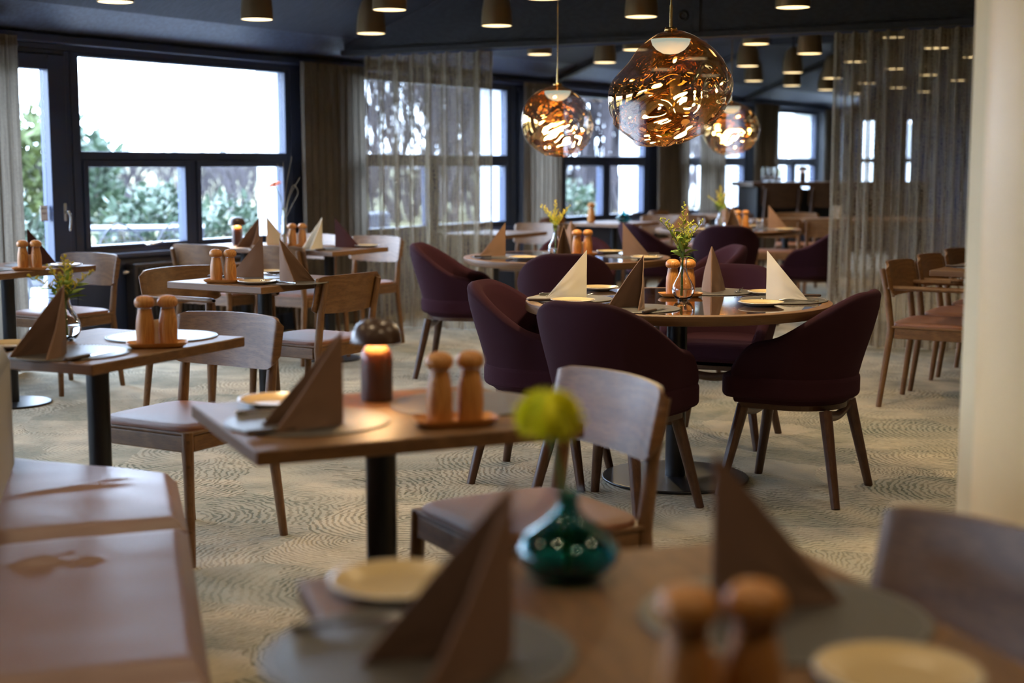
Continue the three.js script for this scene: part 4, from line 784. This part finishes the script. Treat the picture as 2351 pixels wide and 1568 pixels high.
{ // high bar table with stools
  const g = thing('bar_table', 'long dark high bar table at the far end', 'table', [3.85, 0, -17.2], 12 * rad);
  part('table_top', rb(2.3, 0.05, 0.7, 0.006, [0, 1.065, 0]), M.oakDark, g);
  for (const x of [-1.05, 1.05]) part('end_panel', rb(0.06, 1.04, 0.6, 0.004, [x, 0.52, 0]), M.black, g);
  part('back_panel', rb(2.0, 0.5, 0.03, 0.004, [0, 0.75, -0.1]), M.black, g);
  for (const [x, l] of [[3.0, 'left dark stool at the high bar table'], [3.55, 'middle dark stool at the high bar table'], [4.1, 'right dark stool at the high bar table']]) put(stoolP, l, 'stool', [x, 0, -16.42 - (x - 3.3) * 0.2], Math.PI + 0.2, 'bar stools').scale.set(1, 1.37, 1);
  for (let i = 0; i < 5; i++) put(tumblerP, 'tumbler in the cluster on the high bar table', 'glass', [3.03 + (i % 3) * 0.08, 1.0901, -17.1 - Math.floor(i / 3) * 0.08], 0, 'tumblers on the bar').scale.set(1.1, 1.7, 1.1);
  const o = put(lampP, 'dark mushroom lamp on the high bar table', 'lamp', [3.48, 1.0901, -17.15], 0, 'small mushroom table lamps'); o.scale.setScalar(0.95);
}

// ---------------------------------------------------------------- outdoors
{
  const gr = struct('ground', surf((u, v) => { const s = lerp(-40, 70, u), w = -0.36 - v * v * 75, y = -0.03 + Math.max(0, -w - 6) * 0.028; return [s, y, w]; }, 20, 30, (u, v, p) => [p[0], p[2]]), M.ground, W0, PHI);
  const pv = struct('terrace', null, null, W0, PHI); for (let i = 0; i < 26; i++) for (let j = 0; j < 6; j++) part('paving_slab', rb(0.58, 0.05, 0.58, 0.004, [-1 + i * 0.6, -0.027, -0.7 - j * 0.6]), M.paving, pv);
}
function bush(name, label, cat, x, z, y0, rx, ry, leaves, size, mat, seed, grp) {
  const g = thing(name, label, cat, [x, y0, z], 0, grp), r = rng(seed), lf = [], br = [];
  for (let i = 0; i < 9; i++) { const a = r() * 6.28, q = r() * rx * 0.7; br.push(sweep(spline([[0, 0, 0], [Math.cos(a) * q * 0.4, ry * 0.7, Math.sin(a) * q * 0.4], [Math.cos(a) * q, ry * (1.1 + r() * 0.5), Math.sin(a) * q]], 5), [0.02, 0.012, 0.005], 5)); }
  for (let i = 0; i < leaves; i++) {
    const a = r() * 6.28, c = r() * 2 - 1, q = Math.cbrt(0.35 + r() * 0.65), e = Math.sqrt(1 - c * c), lump = 0.8 + 0.3 * n3(Math.cos(a) * e * 2 + seed, c * 2, Math.sin(a) * e * 2), p = [Math.cos(a) * e * q * rx * lump, ry + c * q * ry * lump, Math.sin(a) * e * q * rx * lump];
    const L = size * (0.7 + r() * 0.6); lf.push(orient(surf((u, v) => [(v - 0.5) * L * 0.42 * Math.sin(u * 3.0 + 0.1), u * L, Math.sin(u * 2.2) * L * 0.12 + Math.abs(v - 0.5) * L * 0.1], 3, 2), [r() - 0.5 + p[0] * 0.6, r() * 0.9 - 0.2, r() - 0.5 + p[2] * 0.6], p, r() * 6));
  }
  part('branches', join(br), M.bark, g); part('foliage', join(lf), mat, g).userData.kind = 'stuff';
}
const UG = 'green bushes outside';
bush('laurel_bush', 'glossy laurel bush behind the middle mullion of the big window', 'bush', -3.85, -15.6, 0, 0.7, 0.58, 1500, 0.13, M.laurel, 41, UG);
bush('laurel_bush', 'glossy laurel bush seen through the lower right pane of the big window', 'bush', -2.95, -14.75, 0, 0.5, 0.5, 1000, 0.12, M.laurel, 42, UG);
bush('laurel_bush', 'pale laurel bush seen through the terrace door glass', 'bush', -4.5, -12.4, 0, 0.55, 0.52, 1100, 0.12, M.laurel, 43, UG);
bush('yew_bush', 'tall yellow green evergreen beyond the terrace door', 'bush', -7.0, -20.5, 0.1, 0.95, 1.02, 1500, 0.2, M.conifer, 44, UG);
bush('yew_bush', 'dark green evergreen at the left of the big window', 'bush', -6.2, -20.8, 0.1, 0.55, 0.95, 900, 0.2, M.laurel, 45, UG);
bush('yew_bush', 'small yellow green bush low in the big window', 'bush', -5.9, -22.5, 0.25, 0.45, 0.22, 500, 0.12, M.conifer, 46, UG);
bush('laurel_bush', 'laurel bush outside the lawn window', 'bush', 0.9, -22, 0.05, 0.6, 0.5, 700, 0.14, M.laurel, 47, UG);
function bareTree(name, label, x, z, y0, H, spread, seed, grp, lv = 4, thick = 1, into) {
  const r = rng(seed), segs = [];
  const grow = (p, d, L, rad_, k) => {
    const q = p.clone().addScaledVector(d, L), mid = p.clone().lerp(q, 0.5).add(V((r() - 0.5) * L * 0.12, 0, (r() - 0.5) * L * 0.12)); segs.push(sweep([p, mid, q], [rad_, rad_ * 0.82, rad_ * 0.65], k > 2 ? 5 : 3));
    if (k === 0) return; const n = 2 + Math.floor(r() * 2.2) + (k === lv ? 1 : 0);
    for (let i = 0; i < n; i++) { const nd = d.clone().add(V((r() - 0.5) * spread, (r() - 0.25) * 0.5, (r() - 0.5) * spread)).normalize(); grow(i ? p.clone().lerp(q, 0.55 + r() * 0.45) : q, nd, L * (0.62 + r() * 0.22), rad_ * 0.62, k - 1); }
  };
  const stems = name === 'bare_tree' ? 1 : 5; for (let i = 0; i < stems; i++) grow(V((r() - 0.5) * 0.5 * (stems > 1), 0, (r() - 0.5) * 0.5 * (stems > 1)), V((r() - 0.5) * (stems > 1 ? 0.7 : 0.15), 1, (r() - 0.5) * (stems > 1 ? 0.7 : 0.15)).normalize(), H * 0.36, 0.03 * thick * H / 3, lv);
  if (into) { into.push(join(segs).translate(x, y0, z)); return; }
  part('branches', join(segs), M.bark, thing(name, label, 'tree', [x, y0, z], 0, grp));
}
const R5 = rng(99), SG = 'bare shrubs of the hedge outside', TGp = 'bare winter trees outside';
const groundY = (x, z) => { const w = NX * x + NZ * z - WC; return -0.05 + Math.max(0, -w - 6) * 0.028; };
const hedge = [], wood = [];
for (let i = 0; i < 46; i++) { const s = 7.5 + i * 0.56 + R5() * 0.4, w = -10 - (i % 4) * 1.6 - R5() * 0.8, [x, , z] = W(s, w); bareTree('bare_shrub', '', x, z, groundY(x, z), 1.25 + R5() * 0.45, 1.3, 200 + i, SG, 4, 2.2, hedge); }
for (let i = 0; i < 7; i++) { const s = 13 + i * 2.6 + R5() * 1.2, w = -21 - (i % 2) * 5 - R5() * 3, [x, , z] = W(s, w); bareTree('bare_tree', 'slight bare tree rising behind the hedge', x, z, groundY(x, z), 2.3 + R5() * 0.6, 1.0, 300 + i, TGp, 5, 1.0); }
for (let i = 0; i < 8; i++) { const x = -4 + i * 1.25 + R5() * 0.4, z = -40 - (i % 2) * 4 - R5() * 2; bareTree('bare_tree', '', x, z, groundY(x, z), 7 + R5() * 2, 0.8, 330 + i, TGp, 5, 1.3, wood); }
for (let i = 0; i < 16; i++) { const x = -2.6 + (i % 8) * 0.95 + R5() * 0.3, z = -30 - Math.floor(i / 8) * 3.4 - R5(); bareTree('bare_shrub', '', x, z, groundY(x, z), 3.6 + R5() * 0.8, 0.9, 360 + i, SG, 5, 1.5, wood); }
for (const [geo, name, label, cat] of [[hedge, 'bare_hedge', 'long tangled hedge of leafless twigs beyond the terrace', 'hedge'], [wood, 'bare_woodland', 'dense leafless woodland beyond the lawn window', 'woodland']]) { const m = tag(part(name, join(geo), M.twig, scene), label, cat); m.userData.kind = 'stuff'; }
{ // white house far off
  const [x, , z] = W(44, -9), g = thing('white_house', 'white house seen through the farthest windows', 'building', [x, 0, z], PHI);
  part('wall', rb(11, 3.6, 8, 0.02, [0, 1.8, 0]), M.white, g);
  const s = new THREE.Shape([[-5.8, 3.6], [5.8, 3.6], [4.6, 5.2], [-4.6, 5.2]].map((p) => new THREE.Vector2(...p))); part('roof', new THREE.ExtrudeGeometry(s, { depth: 8.6, bevelEnabled: false }).translate(0, 0, -4.3), M.bark, g);
  for (const px of [-3.6, -1, 1.6, 4]) { const w = part('window', rb(0.9, 1.1, 0.06, 0.01, [px, 1.9, 4.02]), M.metalOut, g); part('pane', rb(0.8, 1.0, 0.02, 0.004, [px, 1.9, 4.055]), M.black, w); }
  for (const pz of [-2.4, 0.4, 2.6]) { const w = part('window', rb(0.06, 1.1, 0.9, 0.01, [-5.52, 1.9, pz]), M.metalOut, g); part('pane', rb(0.02, 1.0, 0.8, 0.004, [-5.555, 1.9, pz]), M.black, w); }
}
// terrace furniture
const wireP = (() => {
  const g = proto('wire_chair'), P = M.metalOut;
  const seat = [], back = [];
  for (let i = 0; i <= 7; i++) { const x = -0.2 + i * 0.4 / 7; seat.push(sweep([[x, 0.45, 0.21], [x, 0.43, -0.18]], 0.004, 5)); back.push(sweep(spline([[x, 0.44, -0.18], [x * 1.05, 0.6, -0.24], [x * 0.95, 0.8 - x * x * 1.6, -0.29]], 6), 0.004, 5)); }
  for (let i = 0; i <= 6; i++) { seat.push(sweep([[-0.2, 0.435 + i * 0.0025, -0.17 + i * 0.063], [0.2, 0.435 + i * 0.0025, -0.17 + i * 0.063]], 0.004, 5)); back.push(sweep(spline([[-0.21, 0.5 + i * 0.04, -0.2 - i * 0.012], [0, 0.5 + i * 0.047, -0.23 - i * 0.012], [0.21, 0.5 + i * 0.04, -0.2 - i * 0.012]], 6), 0.004, 5)); }
  part('seat_grid', join(seat), P, g); part('back_grid', join(back), P, g);
  for (const [sx, sz] of [[-1, 1], [1, 1], [-1, -1], [1, -1]]) part('leg', sweep([[sx * 0.23, 0, sz * 0.24], [sx * 0.17, 0.44, sz * 0.17]], 0.008, 6), P, g);
  part('back_hoop', sweep(spline([[-0.22, 0.44, -0.18], [-0.22, 0.66, -0.25], [0, 0.82, -0.3], [0.22, 0.66, -0.25], [0.22, 0.44, -0.18]], 24), 0.008, 6), P, g);
  return g;
})();
const OG = 'black wire chairs on the terrace';
put(wireP, 'black wire chair outside the terrace door', 'chair', [-3.45, 0, -10.35], 2.4, OG);
put(wireP, 'left black wire chair outside the big window', 'chair', [-2.95, 0, -11.35], 0.9, OG);
put(wireP, 'right black wire chair outside the big window', 'chair', [-2.55, 0, -11.6], 0.9, OG);
{
  const g = thing('terrace_table', 'thin metal frame table on the terrace', 'table', [-3.3, 0, -12.7], 0.2);
  part('table_top', rb(1.1, 0.03, 0.7, 0.005, [0, 0.735, 0]), M.metalOut, g); for (const [a, b] of [[-1, -1], [1, -1], [-1, 1], [1, 1]]) part('leg', rb(0.04, 0.72, 0.04, 0.004, [a * 0.52, 0.36, b * 0.32]), M.metalOut, g);
  const [bx, , bz] = W(11.5, -1.7), b = thing('terrace_sofa', 'low dark outdoor sofa behind the left sheer', 'sofa', [bx, 0, bz], PHI);
  part('seat', rb(1.7, 0.36, 0.75, 0.04, [0, 0.2, 0]), M.metalOut, b); part('seat_cushion', rb(1.6, 0.12, 0.65, 0.04, [0, 0.44, 0.02]), M.white, b); part('backrest', rb(1.7, 0.42, 0.16, 0.04, [0, 0.58, -0.32]), M.metalOut, b);
  const [px, , pz] = W(7.1, -2.6), q = thing('terrace_planter', 'low dark planter box outside the terrace door', 'planter', [-4.45, 0, -11.0], PHI); part('box', rb(1.2, 0.4, 0.4, 0.02, [0, 0.2, 0]), M.metalOut, q); part('soil', rb(1.1, 0.02, 0.3, 0.004, [0, 0.405, 0]), M.bark, q);
}
renderer.render(scene, camera);
